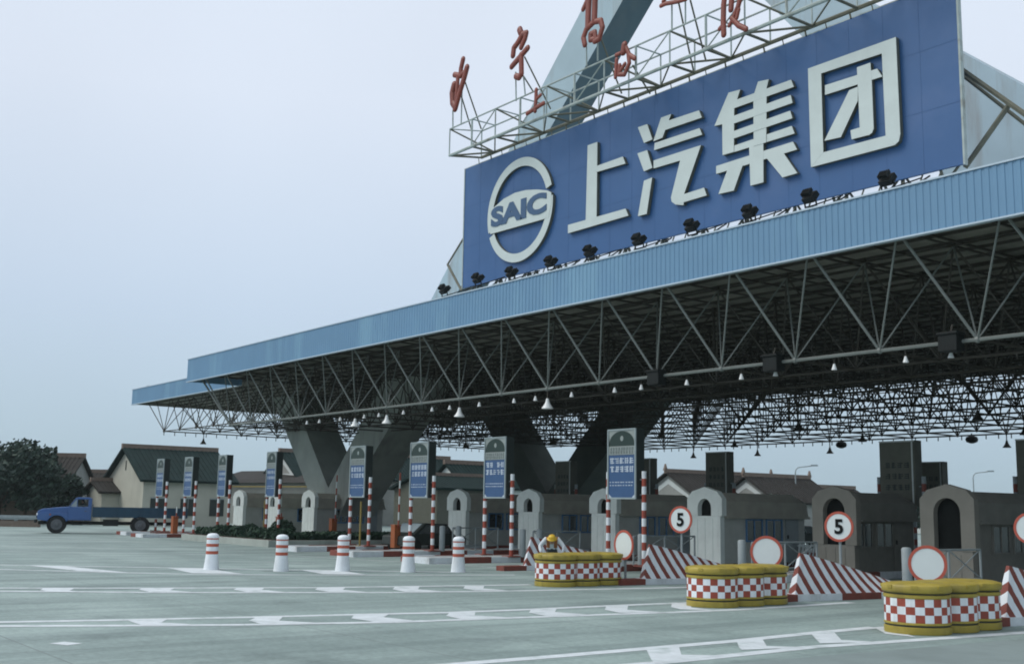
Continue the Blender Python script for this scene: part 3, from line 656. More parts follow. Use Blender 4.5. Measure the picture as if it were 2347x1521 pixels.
for (a, b) in (((1066, 188), (1103, 296)), ((1058, 222), (1082, 302)), ((1202, 130), (1262, 250)), ((1200, 175), (1222, 210)), ((1378, 90), (1425, 215)), ((1554, 0), (1590, 165)), ((1582, 0), (1618, 140)), ((1450, 150), (1490, 215))):
    m_ = MB(); m_.tube(aty(*a, 27.1) - RK, aty(*b, 28.3) - RK, .032); m_.build('stay', 'rack_dark', rk)
#CONTINUE
# ================================================================== LANE SIGNS
rg = random.Random(9)
def pole_mesh(h, r, red, white, n=10):
    mb = MB(); z = 0; i = 0; st = .285
    while z < h - 1e-6:
        z1_ = min(h, z + st); mb.tube((0, 0, z), (0, 0, z1_), r, n, i % 2, cap=(z1_ >= h)); z = z1_; i += 1
    return mb
def pseudo_glyph(mb, x, z, s_, rnd_, y):                             # a dense little block of strokes
    t = s_ * .16
    for k in range(3):
        zz = z - s_ / 2 + s_ * (k + .5) / 3; a = rnd_.choice((0, .1, .25)); b = rnd_.choice((1, .9, .75))
        mb.bb((x + s_ * (a - .5), y, zz - t / 2), (x + s_ * (b - .5), y + .004, zz + t / 2))
    for k in range(2):
        xx = x + s_ * rnd_.choice((-.3, -.1, .1, .3)); mb.bb((xx - t / 2, y + .001, z - s_ * .5), (xx + t / 2, y + .005, z + s_ * .5))
def lane_sign(x, y, zb, zt, wd, chars, seed, label, front=True, dep=.42):
    base = KH - .02
    r = empty('lane_sign', (x, y, base), label=label, cat='sign', group='tall lane signs on striped poles' if front else 'lane signs seen from behind')
    zb -= base; zt -= base; H = zt - zb; rnd_ = random.Random(seed)
    b = MB(); b.bb((-wd / 2, 0, zb), (wd / 2, dep, zt)); bo = b.build('board', 'sign_side' if front else 'sign_back', r)
    yf_ = -.006
    if front:
        f = MB(); t = .05
        f.bb((-wd / 2 - .01, -.035, zb - .01), (-wd / 2 + t, 0.02, zt + .01)); f.bb((wd / 2 - t, -.035, zb - .01), (wd / 2 + .01, 0.02, zt + .01)); f.bb((-wd / 2 + t, -.034, zb - .01), (wd / 2 - t, .02, zb + t)); f.bb((-wd / 2 + t, -.034, zt - t), (wd / 2 - t, .02, zt + .01))
        f.build('frame', 'sign_frame', bo)
        g_ = MB(); g_.bb((-wd / 2 + t, yf_, zb + H * .76), (wd / 2 - t, 0, zt - t)); g_.build('emblem_panel', 'sign_green', bo)
        a_ = MB(); n = 14; cx, cz = 0, zb + H * .80                        # pale spandrels over an arch
        for sg in (-1, 1):
            a_.prism([(sg * (wd / 2 - t - .005), yf_ - .004, zt - t)] + [(sg * (wd * .44) * math.cos(math.pi / 2 * i / n), yf_ - .004, cz + H * .172 * math.sin(math.pi / 2 * i / n)) for i in range(n + 1)] [::1] + [(0, yf_ - .004, zt - t)], (0, .003, 0))
        a_.ball((0, yf_, zb + H * .865), .085, 10, 6, sc=(1, .12, 1.2)); a_.build('emblem', 'sign_band', bo)
        w_ = MB(); w_.bb((-wd / 2 + t, yf_, zb + H * .63), (wd / 2 - t, 0, zb + H * .755)); w_.build('band', 'sign_band', bo)
        u_ = MB(); u_.bb((-wd / 2 + t, yf_, zb + t), (wd / 2 - t, 0, zb + H * .625)); u_.build('panel', 'sign_blue', bo)
        tx = MB(); n = 5; iw = wd - 2 * t - .12; s_ = iw / n
        for row, zz in enumerate((.545, .425)):
            for k in range(n):
                if row == 0 and k == chars: continue
                pseudo_glyph(tx, -iw / 2 + s_ * (k + .5), zb + H * zz, s_ * .86, rnd_, yf_ - .006)
        for row, zz in enumerate((.23, .185)):
            for k in range(9): tx.bb((-iw / 2 + iw * k / 9, yf_ - .005, zb + H * zz), (-iw / 2 + iw * (k + rnd_.uniform(.4, .8)) / 9, yf_, zb + H * zz + .035))
        for sg in (-1, 1):                                              # pale corner marks
            tx.prism([(sg * (wd / 2 - t), yf_ - .004, zb + t), (sg * (wd / 2 - t - .17), yf_ - .004, zb + t), (sg * (wd / 2 - t), yf_ - .004, zb + t + .13)], (0, .003, 0))
        tx.build('lettering', 'glyph', bo)
        td = MB()
        for zz in (.715, .665):
            for k in range(9): pseudo_glyph(td, -iw / 2 + iw * (k + .5) / 9, zb + H * zz, iw / 9 * .8, rnd_, yf_ - .006)
        td.build('lettering', 'glyph_dark', bo)
    else:
        f = MB(); t = .06
        f.bb((wd / 2 - .12, -.03, zb + .02), (wd / 2 - .07, 0.0, zt - .02)); f.bb((-wd / 2, -.03, zt - .05), (wd / 2, 0, zt)); f.build('frame', 'trim' if dep > .4 else 'sign_back', bo)
        td = MB()
        for zz in (.62, .45, .28):
            for k in range(4): pseudo_glyph(td, -wd * .36 + wd * .72 * (k + .5) / 4, zb + H * zz, wd * .14, rnd_, -.012)
        td.build('lettering', 'sign_side', bo)
    ph = 3.62 - base
    for sx in (-1, 1):
        pm = pole_mesh(ph, .085, 0, 1); po = pm.build('pole', ['red', 'white'] if front else ['kerb_red', 'grey_post'], r, loc=(sx * (wd / 2 + .2), dep * .5, 0))  # rear poles take darker tones, canopy shade put into their colour
        ft = MB(); ft.bb((-.28, -.28, 0), (.28, .28, .05)); ft.build('base_plate', 'kerb_red', po)
        bk = MB()
        for zz in (zb + .15, zb + .7): bk.tube((0, 0, zz), (-sx * .25, 0, zz), .03)
        bk.build('bracket', 'grey_post', po)
    return r
FS = [(-78.55, 'farthest left slim lane sign above the truck bed'), (-73.4, 'second blue lane sign from left, just past the truck tail'), (-67.9, 'third blue lane sign from left, standing behind the hedge'),
      (-60.95, 'fourth blue lane sign from left, left of the pale V pylon'), (-51.0, 'blue lane sign in front of the pale V pylon'), (-45.25, 'blue lane sign right of the pale V pylon with two full text rows'),
      (-39.3, 'blue lane sign whose first text row has a gap, before the dark pylon'), (-31.4, 'largest blue lane sign, standing right of the dark pylon')]
for i, (x, lb) in enumerate(FS):
    wd = {0: 1.3, 1: 1.35, 2: 1.2, 3: 1.2}.get(i, 1.52); lane_sign(x, 28.9, 2.62, 5.18, wd, 2 if i == 6 else 9, i, lb)
def at_line(px, x):                                                     # y where column px meets plane x
    d = ray(px, 1150); return CAM.y + d.y * (x / d.x)
for px, x, z0, z1_, lb, wd in ((2059, -25.5, 2.55, 4.95, 'dark rear-facing lane sign with red poles right of the two speed signs', 1.5), (2382, -20.6, 2.5, 4.9, 'dark lane sign cut off by the right picture edge', 1.5),
                           (1643, -39.25, 2.9, 5.15, 'brown back of a lane sign rising above the booth behind the first speed sign', 1.45), (2130, -31.8, 2.6, 4.75, 'brown back of a lane sign half behind the dark rear-facing sign', 1.5), (1290, -51.0, 2.6, 4.95, 'dark green back of a lane sign in the notch of the dark pylon', 1.4), (1473, -45.25, 2.7, 5.0, 'back of a lane sign peeking out right of the largest blue sign', 1.3)):
    lane_sign(x, at_line(px, x), z0, z1_, wd, 9, int(px), lb, front=False, dep=.45)

# ================================================================== TOLL BOOTHS
def booth(x, y, wd, ln, dark, label, big=False, win=2):
    b0 = KH - .02
    r = empty('toll_booth', (x, y, b0), label=label, cat='toll booth', group='toll booths under the canopy')
    z = lambda v: v - b0
    pm = 'booth_face_shaded' if dark else 'plaque'; rm_ = 'booth_shaded' if dark else 'booth_roof'; wm = 'booth_shaded' if dark else 'booth_wall'
    hw = wd / 2
    wl_ = MB(); wl_.bb((-hw + .16, .3, 0), (hw - .16, ln - .12, z(2.05))); wl_.build('wall', wm, r)
    ro = MB(); a, b = -hw + .0, hw - .0
    prof = [(a, z(2.02)), (b, z(2.02)), (b, z(2.62)), (hw * .62, z(2.96)), (-hw * .62, z(2.96)), (a, z(2.62))]
    ro.prism([(px, .262, pz) for px, pz in prof], (0, ln - .9, 0)); e0 = [(px, ln - .638, pz) for px, pz in prof]; e1 = [(px * .96, ln + (.0 if pz < z(2.5) else -.15 if pz < z(2.8) else -.42), min(pz, z(2.86))) for px, pz in prof]; o_ = len(ro.v); ro.add(e0 + e1, [(k_, (k_ + 1) % 6, 6 + (k_ + 1) % 6, 6 + k_) for k_ in range(6)] + [tuple(range(6, 12))]); ro.bb((-hw - .05, .3, z(1.97)), (hw + .05, ln, z(2.06))); ro.build('roof', rm_, r)
    # front plaque with arched opening, built as pieces round the hole
    t, th = .26, 0
    ar = .46 if big else .36; az = z(2.30) if big else z(2.36); ab = z(1.15) if big else z(2.05)
    f = MB(); top_ = [(-hw, z(2.72)), (-hw * .72, z(3.0)), (0, z(3.18)), (hw * .72, z(3.0)), (hw, z(2.72))]
    n = 10; arcp = [(ar * math.cos(math.pi * i / n), az + ar * math.sin(math.pi * i / n)) for i in range(n + 1)]
    mid = [(0, z(3.18)), (hw * .72, z(3.0)), (hw, z(2.72)), (hw, ab), (ar, ab)] + arcp[:n // 2 + 1]
    f.prism([(px, 0, pz) for px, pz in mid], (0, t, 0)); f.prism([(-px, 0, pz) for px, pz in mid], (0, t, 0))
    f.build('facade', pm, r)
    hb_ = MB(); hb_.bb((-ar - .02, t - .03, ab), (ar + .02, t - .005, az + ar + .02)); hb_.build('arch_shade', 'black', r)  # black sheet stands in for the shade inside the arch
    p = MB(); p.bb((-hw + .12, .03, 0), (hw - .12, .27, ab - .004)); 
    for k in range(1, 4): p.bb((-hw + .12 + (wd - .24) * k / 4 - .012, .015, 0.1), (-hw + .12 + (wd - .24) * k / 4 + .012, .03, ab - .1))
    p.build('pillar', pm, r)
    for k in range(win):
        y0 = .9 + k * 1.2 + (ln - 4.6) * .9
        if y0 + .9 > ln: break
        wo = MB(); X = hw - .155
        for (c0, c1) in (((X, y0, z(1.05)), (X + .05, y0 + .06, z(1.95))), ((X, y0 + .94, z(1.05)), (X + .05, y0 + 1.0, z(1.95))), ((X, y0 + .06, z(1.05)), (X + .05, y0 + .94, z(1.11))), ((X, y0 + .06, z(1.89)), (X + .05, y0 + .94, z(1.95))), ((X, y0 + .47, z(1.11)), (X + .045, y0 + .52, z(1.89)))): wo.bb(c0, c1)
        wn = wo.build('window', 'blueframe' if not dark else 'booth_shaded', r)
        gl = MB(); gl.bb((X + .003, y0 + .06, z(1.11)), (X + .02, y0 + .94, z(1.89))); gl.build('pane', 'glass', wn)
    d_ = MB(); X = hw - .155; d_.bb((X, ln - 1.35, .02), (X + .03, ln - .55, z(1.95))); dr = d_.build('door', 'grey_post' if not dark else 'booth_shaded', r)
    hd = MB(); hd.bb((X + .03, ln - 1.27, .95), (X + .07, ln - 1.22, 1.1)); hd.build('handle', 'dark', dr)
    return r
BO = [(540, -77.6, 0, 'far left pale toll booth arch between third and fourth lane signs'), (618, -73.0, 0, 'pale toll booth mostly hidden behind the fourth lane sign'), (700, -67.9, 0, 'pale toll booth arch at the left side of the pale V pylon'),
      (1040, -51.0, 0, 'pale toll booth left of the gapped blue sign, beside the dark awning'), (1203, -45.25, 0, 'pale toll booth between the gapped blue sign and the dark pylon foot'), (1374, -39.25, 0, 'pale toll booth partly behind the largest blue lane sign'),
      (1606, -31.9, 0, 'large pale toll booth behind the first round speed sign'), (1902, -25.5, 1, 'dark brown toll booth behind the second round speed sign'), (2160, -20.4, 1, 'nearest dark brown toll booth at the right, beneath the dark signs')]
for px, x, dk, lb in BO:
    y = at_line(px, x) + .2
    booth(x, y, 1.86, 5.3 if not dk else (4.9 if px > 2000 else 3.7), dk, lb, big=bool(dk))

# ================================================================== BOLLARDS
prof = [(.262, 0), (.255, .03), (.215, .40), (.20, .52), (.20, .63), (.20, .77), (.20, .89), (.20, 1.0), (.20, 1.055), (.207, 1.06), (.205, 1.12), (.16, 1.18), (.08, 1.205), (.01, 1.21)]
BM = {3: 1, 5: 1, 7: 1}
bz = [(484, 1307), (644, 1310), (785, 1310), (935, 1312), (1050, 1312)]
blb = ['leftmost white bollard with red bands, below the hedge left end', 'second white bollard from left, below the fourth lane sign', 'third white bollard, below the pale pylon foot', 'fourth white bollard, in front of red kerb block under the gate cabinet', 'rightmost white bollard, in front of the gapped lane sign kerb']
pr0 = None
for (px, py), lb in zip(bz, blb):
    q = atz(px, py - 2)
    if pr0 is None:
        pr0 = empty('bollard', (0, 0, 0), label=lb, cat='bollard', group='white traffic bollards with red bands')
        b = MB(); b.lathe(prof, 24); b_ = b.build('post', 'white', pr0); auto_smooth(b_)
        for z0, z1_ in ((.52, .625), (.765, .865), (1.005, 1.045)):
            k_ = MB(); k_.lathe([(.2035, z0), (.2035, z1_)], 24); k = k_.build('band', 'bollard_red', pr0); auto_smooth(k)
        o = pr0
    else: o = copy_tree(pr0); o['label'] = lb
    o.location = q; o.rotation_euler.z = rg.uniform(0, 6)

# ================================================================== CRASH BARRELS
def barrel_proto():
    r = empty('crash_barrel', (0, 0, 0)); Rr = .54
    b = MB(); b.lathe([(.545, 0), (.55, .02), (.55, .125), (.53, .135), (.53, .165), (.55, .175), (.55, .20), (.535, .21), (.535, .655), (.55, .665), (.55, .715), (.53, .725), (.53, .75), (.565, .765), (.575, .79), (.575, .88), (.56, .90), (.50, .915), (.44, .93), (.1, .935)], 48, mi=lambda j, i: 1 if j in (3, 11) else 0)
    for k in range(8):
        a = 2 * math.pi * k / 8; b.box((.562 * math.cos(a), .562 * math.sin(a), .865), (.05, .10, .06), 0, Matrix.Rotation(a, 3, 'Z'))
    o = b.build('drum', ['yellow', 'groove'], r); auto_smooth(o, 50)
    c = MB(); n = 44; zz = [.215, .36, .505, .65]
    for j in range(3):
        for i in range(n):
            a0, a1 = 2 * math.pi * i / n, 2 * math.pi * (i + 1) / n; rr = .5385
            c.add([(rr * math.cos(a0), rr * math.sin(a0), zz[j]), (rr * math.cos(a1), rr * math.sin(a1), zz[j]), (rr * math.cos(a1), rr * math.sin(a1), zz[j + 1]), (rr * math.cos(a0), rr * math.sin(a0), zz[j + 1])], [(0, 1, 2, 3)], ((i // 2) + j) % 2)
    o = c.build('checker_band', ['white', 'red'], r); return r
M['redchk'] = M['red']
bp_ = None; words = [('first', 'in front of the bending worker'), ('middle', 'below the second blank round sign'), ('nearest', 'below the third blank round sign')]
for gi_, ((px, py), (wd_, wh)) in enumerate(zip(((1230, 1340), (1580, 1386), (2038, 1446)), words)):
    c0 = atz(px, py + 1); c0 = V((c0.x + .33, c0.y + .44, 0)); xg = c0.x
    for k in range(3):
        lb = f"{['front', 'centre', 'rear'][k]} yellow crash barrel of the checkered group {wh}"
        if bp_ is None: bp_ = barrel_proto(); o = bp_
        else: o = copy_tree(bp_)
        tag(o, lb, 'crash barrel', 'yellow checkered crash barrels'); o.scale = (1.12, 1.12, 1.0); o.location = (xg + (0, .02, -.03)[k], c0.y + .90 * k, 0.004 + .004 * k); o.rotation_euler.z = [.1, .9, 2.2][k] + gi_

# ================================================================== STRIPED WEDGES
def wedge(x, y, label, h=1.03, ln=4.4, hw=.66):
    r = empty('impact_wedge', (x, y, .0), label=label, cat='barrier', group='red and white chevron wedges on island noses')
    n = 22; rows = []
    for i in range(n + 1):
        t = i / n; yy = ln * t
        zt_ = h - (h - .16) * t ** 1.1
        wr = .10 + (hw - .10) * t ** .75; wl_ = .25 + (hw - .25) * t ** .75; wt = .05 + .10 * t; ld = .30 * (1 - t)
        rows.append([(-wl_, yy + .16 * (1 - t), .0), (-wt, yy + ld + .05 * (1 - t), zt_), (wt, yy + ld, zt_), (wr, yy, .0)])
    mb = MB(); vs = []
    for rw in rows: vs += rw
    fs = []
    for i in range(n):
        a = i * 4
        for k in range(3): fs.append((a + k, a + k + 1, a + 4 + k + 1, a + 4 + k))
    fs += [(3, 2, 1, 0), (n * 4, n * 4 + 1, n * 4 + 2, n * 4 + 3)]
    mb.add(vs, fs); b = mb.build('body', 'chevron', r, loc=(0, 0, .17)); 
    pl_ = MB(); wr_ = lambda y: .16 + (hw - .10) * max(0, y / ln) ** .75; wq = lambda y: .31 + (hw - .25) * max(0, y / ln) ** .75
    for i, (y0, y1) in enumerate(((-1.0, .02), (.02, 1.5), (1.5, 2.95), (2.95, 4.35))):
        pl_.prism([(-wq(y0), y0 + .003, 0), (wr_(y0), y0 + .003, 0), (wr_(y1), y1, 0), (-wq(y1), y1, 0)], (0, 0, .172), 0 if i % 2 else 1)
    pl_.build('plinth', ['kerb_white', 'kerb_red'], r)
    return r
for (px, py), nm in zip(((1189, 1306), (1457, 1338), (1800, 1376), (2277, 1432)), ('striped red and white wedge left of the bending worker', 'striped wedge between the first and middle crash barrels', 'striped wedge between the middle and nearest crash barrels', 'striped wedge cut off by the right picture edge')):
    q = atz(px, py); wedge(q.x + .12, q.y + .12, nm)

# ================================================================== ROUND SIGNS
def round_sign(px, py, y, dia, z_ground, label, number=None, yaw=0.0, post=True):
    q = aty(px, py, y); rz = math.atan2(q.x, -q.y) * .85 + yaw if False else yaw
    r = empty('round_sign', (q.x, q.y, z_ground), rz, label=label, cat='traffic sign', group='round speed signs' if number else 'blank round prohibition signs')
    zc = q.z - z_ground; rr = dia / 2
    def disc(r0, r1, y0, y1):
        mb = MB(); n = 40
        pts = [(r1 * math.cos(2 * math.pi * i / n), r1 * math.sin(2 * math.pi * i / n)) for i in range(n)]
        if r0 == 0: mb.prism([(a, y0, zc + b) for a, b in pts], (0, y1 - y0, 0))
        else:
            for i in range(n):
                a, b = pts[i], pts[(i + 1) % n]; k = r0 / r1
                mb.prism([(a[0], y0, zc + a[1]), (b[0], y0, zc + b[1]), (b[0] * k, y0, zc + b[1] * k), (a[0] * k, y0, zc + a[1] * k)], (0, y1 - y0, 0))
        return mb
    disc(0, rr * .86, -.012, .012).build('face', 'disc', r); disc(rr * .84, rr, -.02, .014).build('rim', 'disc_red', r)
    bk = disc(0, rr * .97, .0145, .03).build('back_plate', 'grey_post', r)
    if number:
        me = text_mesh(number, 1.0, .03); xs_ = [v.co.x for v in me.vertices]; ys_ = [v.co.y for v in me.vertices]
        k = dia * .50 / (max(ys_) - min(ys_))
        for v in me.vertices:
            v.co = V(((v.co.x - (max(xs_) + min(xs_)) / 2) * k, -.026 - v.co.z * .3, zc + (v.co.y - (max(ys_) + min(ys_)) / 2) * k))
        me.materials.append(M['black']); nm_ = bpy.data.objects.new('number', me); COL.objects.link(nm_); nm_.parent = r
    p_ = MB(); p_.tube((0, .06, 0), (0, .06, zc + rr * .5), .038, 10); p_.bb((-.2, -.14, 0), (.2, .26, .04)); p_.build('post', 'grey_post', r)
    return r
yw = lambda px: math.atan2(ray(px, 1150).x, -ray(px, 1150).y) if False else 0
def face(px, k=1.0):                                                 # yaw so the disc's -y face turns towards the traffic by factor k
    d = ray(px, 1150); a = math.atan2(-d.x, d.y); return a * k
round_sign(1430, 1248, 24.2, .90, 0, 'blank white round sign with red rim behind the first crash barrels', yaw=face(1430, -.05))
round_sign(1757, 1265, 23.9, .86, 0, 'blank white round sign with red rim behind the middle crash barrels', yaw=face(1757, .75))
round_sign(2126, 1292, 23.2, .83, 0, 'blank white round sign with red rim behind the nearest crash barrels', yaw=face(2126, .85))
round_sign(1560, 1190, 26.2, .84, .22, 'round speed sign reading 5 in front of the large pale booth', '5', yaw=face(1560, .28))
round_sign(1923, 1206, 26.4, .82, .22, 'round speed sign reading 5 in front of the dark booth', '5', yaw=face(1923, .45))
round_sign(2362, 1210, 25.3, .72, .22, 'round speed sign cut by the right picture edge', '5', yaw=face(2350, .6))

# ================================================================== RAILS, POSTS, GATES on the islands
def rail_fence(x, y, label, n=3, st=1.6, h=1.05):
    r = empty('guard_rail', (x, y, KH - .02), label=label, cat='railing', group='grey pipe railings on the toll islands')
    b = MB()
    for k in range(n): b.tube((0, k * st, 0), (0, k * st, h), .035)
    b.tube((0, 0, h), (0, (n - 1) * st, h), .03); b.tube((0, 0, h * .22), (0, (n - 1) * st, h * .22), .03)
    for k in range(n - 1): b.tube((0, k * st, h * .22), (0, (k + 1) * st, h), .018); b.tube((0, k * st, h), (0, (k + 1) * st, h * .22), .018)
    b.build('rails', 'grey_post', r)
    for k in (0, 1):
        p = MB(); p.lathe([(.13, 0), (.13, 1.1), (.10, 1.14), (.02, 1.15)], 14); o = p.build('bollard_post', 'grey_post', r, loc=(.25, -.55 + k * .9 - .2, 0)); auto_smooth(o)
    return r
rail_fence(-24.6, 28.2, 'grey pipe railing behind the wedge beside the first speed sign'); rail_fence(-18.45, 27.7, 'grey pipe railing behind the wedge beside the second speed sign'); rail_fence(-31.3, 29.4, 'grey pipe railing behind the bending worker'); rail_fence(-38.4, 30.3, 'grey pipe railing before the booth behind the gapped sign', 3, 1.3)
rail_fence(-44.4, 30.3, 'grey pipe railing before the booth left of the gapped sign', 3, 1.3)
def gate(px, x, label, h=3.3, y=None):
    y = at_line(px, x) if y is None else y
    r = empty('barrier_gate', (x, y, KH - .02 if abs(x + 62) > 7.5 else .34), label=label, cat='barrier gate', group='orange barrier gates with raised arms')
    b = MB(); b.bb((-.19, -.17, 0), (.19, .17, 1.05)); b.bb((-.21, -.19, 1.053), (.21, .19, 1.11)); b.build('cabinet', 'orange', r, bevel=.02)
    a = MB(); z = .95; i = 0
    while z < h: a.bb((.215 + .012 * (z - .95), -.03, z), (.265 + .012 * (z - .95), .03, z + .38), i % 2); z += .38; i += 1
    ar = a.build('arm', ['red', 'disc'], r)
    return r
gate(896, -48.3, 'orange barrier gate with raised arm right of the pale V pylon', y=29.6); gate(665, -60.0, 'orange barrier gate with raised striped arm left of the pylon', y=32.5); gate(571, -66.0, 'short orange gate cabinet behind the hedge', 1.2, y=32); gate(432, -73.0, 'orange gate cabinet beside the second lane sign poles', 1.5, y=28.0)
for px, x, lb in ((828, -50.6, 'thin mustard yellow pole before the pale pylon foot'), (607, -62.6, 'thin mustard yellow pole left of the fourth lane sign')):
    y = at_line(px, x); p = MB(); p.tube((0, 0, 0), (0, 0, 2.2), .05, 8); p.bb((-.14, -.14, 0), (.14, .14, .04)); tag(p.build('pole', 'mustard', loc=(x, y, KH - .02)), lb, 'pole')
# ================================================================== LAMPS UNDER THE CANOPY
def bell(loc, lp, label, group, white=True, k=1.0):
    o = copy_tree(lp); o.location = loc; o['label'] = label; o['group'] = group; o['category'] = 'lamp'; o.scale = (k, k, k); return o
def bell_proto(m_):
    r = empty('bell_lamp', (0, 0, 0)); s_ = MB(); s_.tube((0, 0, -.18), (0, 0, .28), .03); s_.build('stem', 'pipe_dark', r)
    b = MB(); b.lathe([(.05, -.10), (.075, -.20), (.10, -.28), (.13, -.34), (.22, -.46), (.235, -.5)], 16); o = b.build('shade', m_, r); auto_smooth(o, 60); return r
lw, ldk = bell_proto('lampwhite'), bell_proto('pipe_dark')
lw.location = (bx(0) + 5 * P, 28, ZB - .28); tag(lw, 'white enamel bell lamp hanging from the front edge truss', 'lamp', 'white bell lamps along the front truss')
ldk.location = (bx(0) + 4 * P, by(11), ZB - .28); tag(ldk, 'dark bell lamp hanging from the rear chords of the canopy', 'lamp', 'dark bell lamps under the rear truss')
for i in (6, 8, 10): bell((bx(i), 28, ZB - .28), lw, lw['label'], lw['group'])
for i in range(1, 26):
    if i % 2 == 0 and i != 4: bell((bx(i), by(11), ZB - .28), ldk, ldk['label'], ldk['group'])
    if i % 3 == 0: bell((bx(i), by(8), ZB - .28), ldk, ldk['label'], ldk['group'])
    if i % 3 == 1: bell((bx(i), by(5), ZB - .28), ldk, ldk['label'], ldk['group'])
for i in range(4): bell((XE0 + .05, by(3 * i + 2) - .6, ZE - .3), ldk, 'dark bell lamp hanging below the left end chord of the canopy', 'dark bell lamps at the left canopy end')
sl_ = None
for i in range(3, 25):                                               # small spot lamps along the second chord
    for dx in ((.8, 2.2) if i % 2 else (1.4,)):
        loc = (bx(i) + dx, 28.05, ZB - .26)
        if sl_ is None:
            sl_ = empty('spot_lamp', loc, label='small pale spot lamp hanging just under the front truss chord', cat='lamp', group='small spot lamps along the front truss')
            s_ = MB(); s_.tube((0, 0, .0), (0, 0, .2), .018, 5); s_.build('stem', 'pipe_dark', sl_)
            s_ = MB(); s_.lathe([(.03, .03), (.05, -.04), (.085, -.15)], 10); s_.build('shade', 'lampwhite', sl_)
        else: copy_tree(sl_).location = loc
sb = None
for px, py, lb in ((1505, 866, 'black lamp box on the front truss chord above the largest blue sign'), (1773, 833, 'black lamp box on the front truss chord left of the dark sign pair'), (2180, 785, 'large black lamp box on the front truss chord at the right')):
    loc = aty(px, py, 27.9)
    if sb is None:
        sb = empty('lamp_box', loc, label=lb, cat='lamp', group='black lamp boxes on the front chord'); b = MB(); b.bb((-.28, -.2, -.25), (.28, .2, .25)); b.bb((-.31, -.24, .2), (.31, .2, .28)); b.build('housing', 'dark', sb, bevel=.02)
        b = MB(); b.tube((0, 0, .25), (0, .1, .5), .03); b.build('bracket', 'pipe_dark', sb)
    else: o = copy_tree(sb); o.location = loc; o['label'] = lb
rl = None
for i in (9, 11, 13, 15, 17, 19, 6, 21):
    loc = V((bx(i) + .9, by(11), ZB - .05))
    if rl is None:
        rl = empty('area_lamp', loc, label='round dark area lamp on the far edge chord of the canopy', cat='lamp', group='round area lamps on the far chord')
        b = MB(); b.lathe([(.1, -.42), (.3, -.34), (.36, -.2), (.3, -.05), (.1, .02)], 14); o = b.build('housing', 'dark', rl); auto_smooth(o)
        b = MB(); b.tube((0, 0, 0), (0, 0, .16), .04); b.build('stem', 'pipe_dark', rl)
    else: copy_tree(rl).location = loc

# ================================================================== TRUCK
TD = 78.0
front = atd(103, TD); hd_ = (V((RX.x, RX.y, 0)).normalized() * math.cos(R_(20)) + V((FX.x, FX.y, 0)).normalized() * math.sin(R_(20)))   # from nose to tail
tr = empty('flatbed_truck', front, math.atan2(hd_.y, hd_.x), label='blue bonneted flatbed truck with dark blue drop sides driving left', cat='truck')
W2 = 1.18                                                            # local: x back along the truck, y away from camera, z up
b = MB()
hood = [(.12, 1.02), (.05, 1.25), (.12, 1.55), (.35, 1.68), (1.3, 1.80), (2.02, 1.86), (2.02, 1.0), (1.95, .95)]
b.prism([(x, .12, z) for x, z in hood], (0, 1.9, 0)); b.build('bonnet', 'truck_blue', tr, bevel=.07)
b = MB(); fen = [(.1, .95), (.12, 1.38), (.5, 1.46), (1.9, 1.42), (2.05, 1.3), (2.05, .88), (1.98, .88)] + [(1.34 + .64 * math.cos(a), .62 + .64 * math.sin(a)) for a in [math.pi * k / 10 for k in range(1, 10)]] + [(.68, .86), (.4, .9)]
b.prism([(x, -.02, z) for x, z in fen], (0, .42, 0)); b.prism([(x, 1.75, z) for x, z in fen], (0, .42, 0)); b.build('fender', 'truck_blue', tr, bevel=.03)
b = MB()
low = [(2.0, .92), (2.0, 1.86), (3.52, 1.86), (3.52, .92)]
b.prism([(x, 0, z) for x, z in low], (0, 2.2, 0))
b.prism([(x, .04, z) for x, z in [(2.42, 2.46), (2.62, 2.53), (3.3, 2.53), (3.52, 2.46), (3.52, 2.38), (2.42, 2.38)]], (0, 2.12, 0))
for y in (.04, 2.06):
    b.prism([(x, y, z) for x, z in [(3.28, 1.86), (3.52, 1.86), (3.52, 2.38), (3.28, 2.38)]], (0, .1, 0)); b.prism([(x, y, z) for x, z in [(2.02, 1.86), (2.12, 1.86), (2.52, 2.38), (2.42, 2.38)]], (0, .1, 0)); b.prism([(x, y, z) for x, z in [(2.55, 1.86), (2.60, 1.86), (2.60, 2.38), (2.55, 2.38)]], (0, .1, 0))
b.bb((3.42, .14, 1.86), (3.52, 2.06, 2.38)); cab = b.build('cab', 'truck_blue', tr, bevel=.03)
b = MB(); b.prism([(2.06, .14, 1.86), (2.46, .14, 2.38), (2.46, 2.06, 2.38), (2.06, 2.06, 1.86)], (.03, 0, -.02)); b.build('windscreen', 'windglass', tr)
b = MB(); b.prism([(x, .075, z) for x, z in [(2.12, 1.87), (2.55, 1.87), (2.55, 2.37), (2.50, 2.37)]], (0, .01, 0)); b.build('quarter_window', 'windglass', tr)
b = MB(); b.bb((2.6, .08, 1.87), (3.28, .09, 1.98)); b.build('side_window', 'glass', tr)
b = MB(); b.bb((2.05, -.015, 1.0), (3.35, -.003, 1.82)); dr = b.build('door', 'truck_blue', tr, bevel=.01)
b = MB(); b.bb((3.05, -.05, 1.55), (3.22, -.018, 1.6)); b.build('handle', 'hub', dr)
b = MB(); b.tube((2.15, -.02, 1.95), (2.1, -.28, 2.05), .018, 5); b.bb((2.06, -.36, 1.9), (2.1, -.2, 2.25)); b.build('mirror', 'chassis', tr)
b = MB(); b.bb((2.3, -.06, .6), (3.0, .25, .66)); b.bb((2.3, .0, .66), (2.36, .05, .93)); b.bb((2.94, .0, .66), (3.0, .05, .93)); b.build('step', 'chassis', tr)
b = MB(); b.lathe([(.06, 0), (.06, .03), (.02, .04)], 10); o = b.build('indicator', 'orange', tr); o.location = (.9, -.022, 1.3); o.rotation_euler = (math.pi / 2, 0, 0)
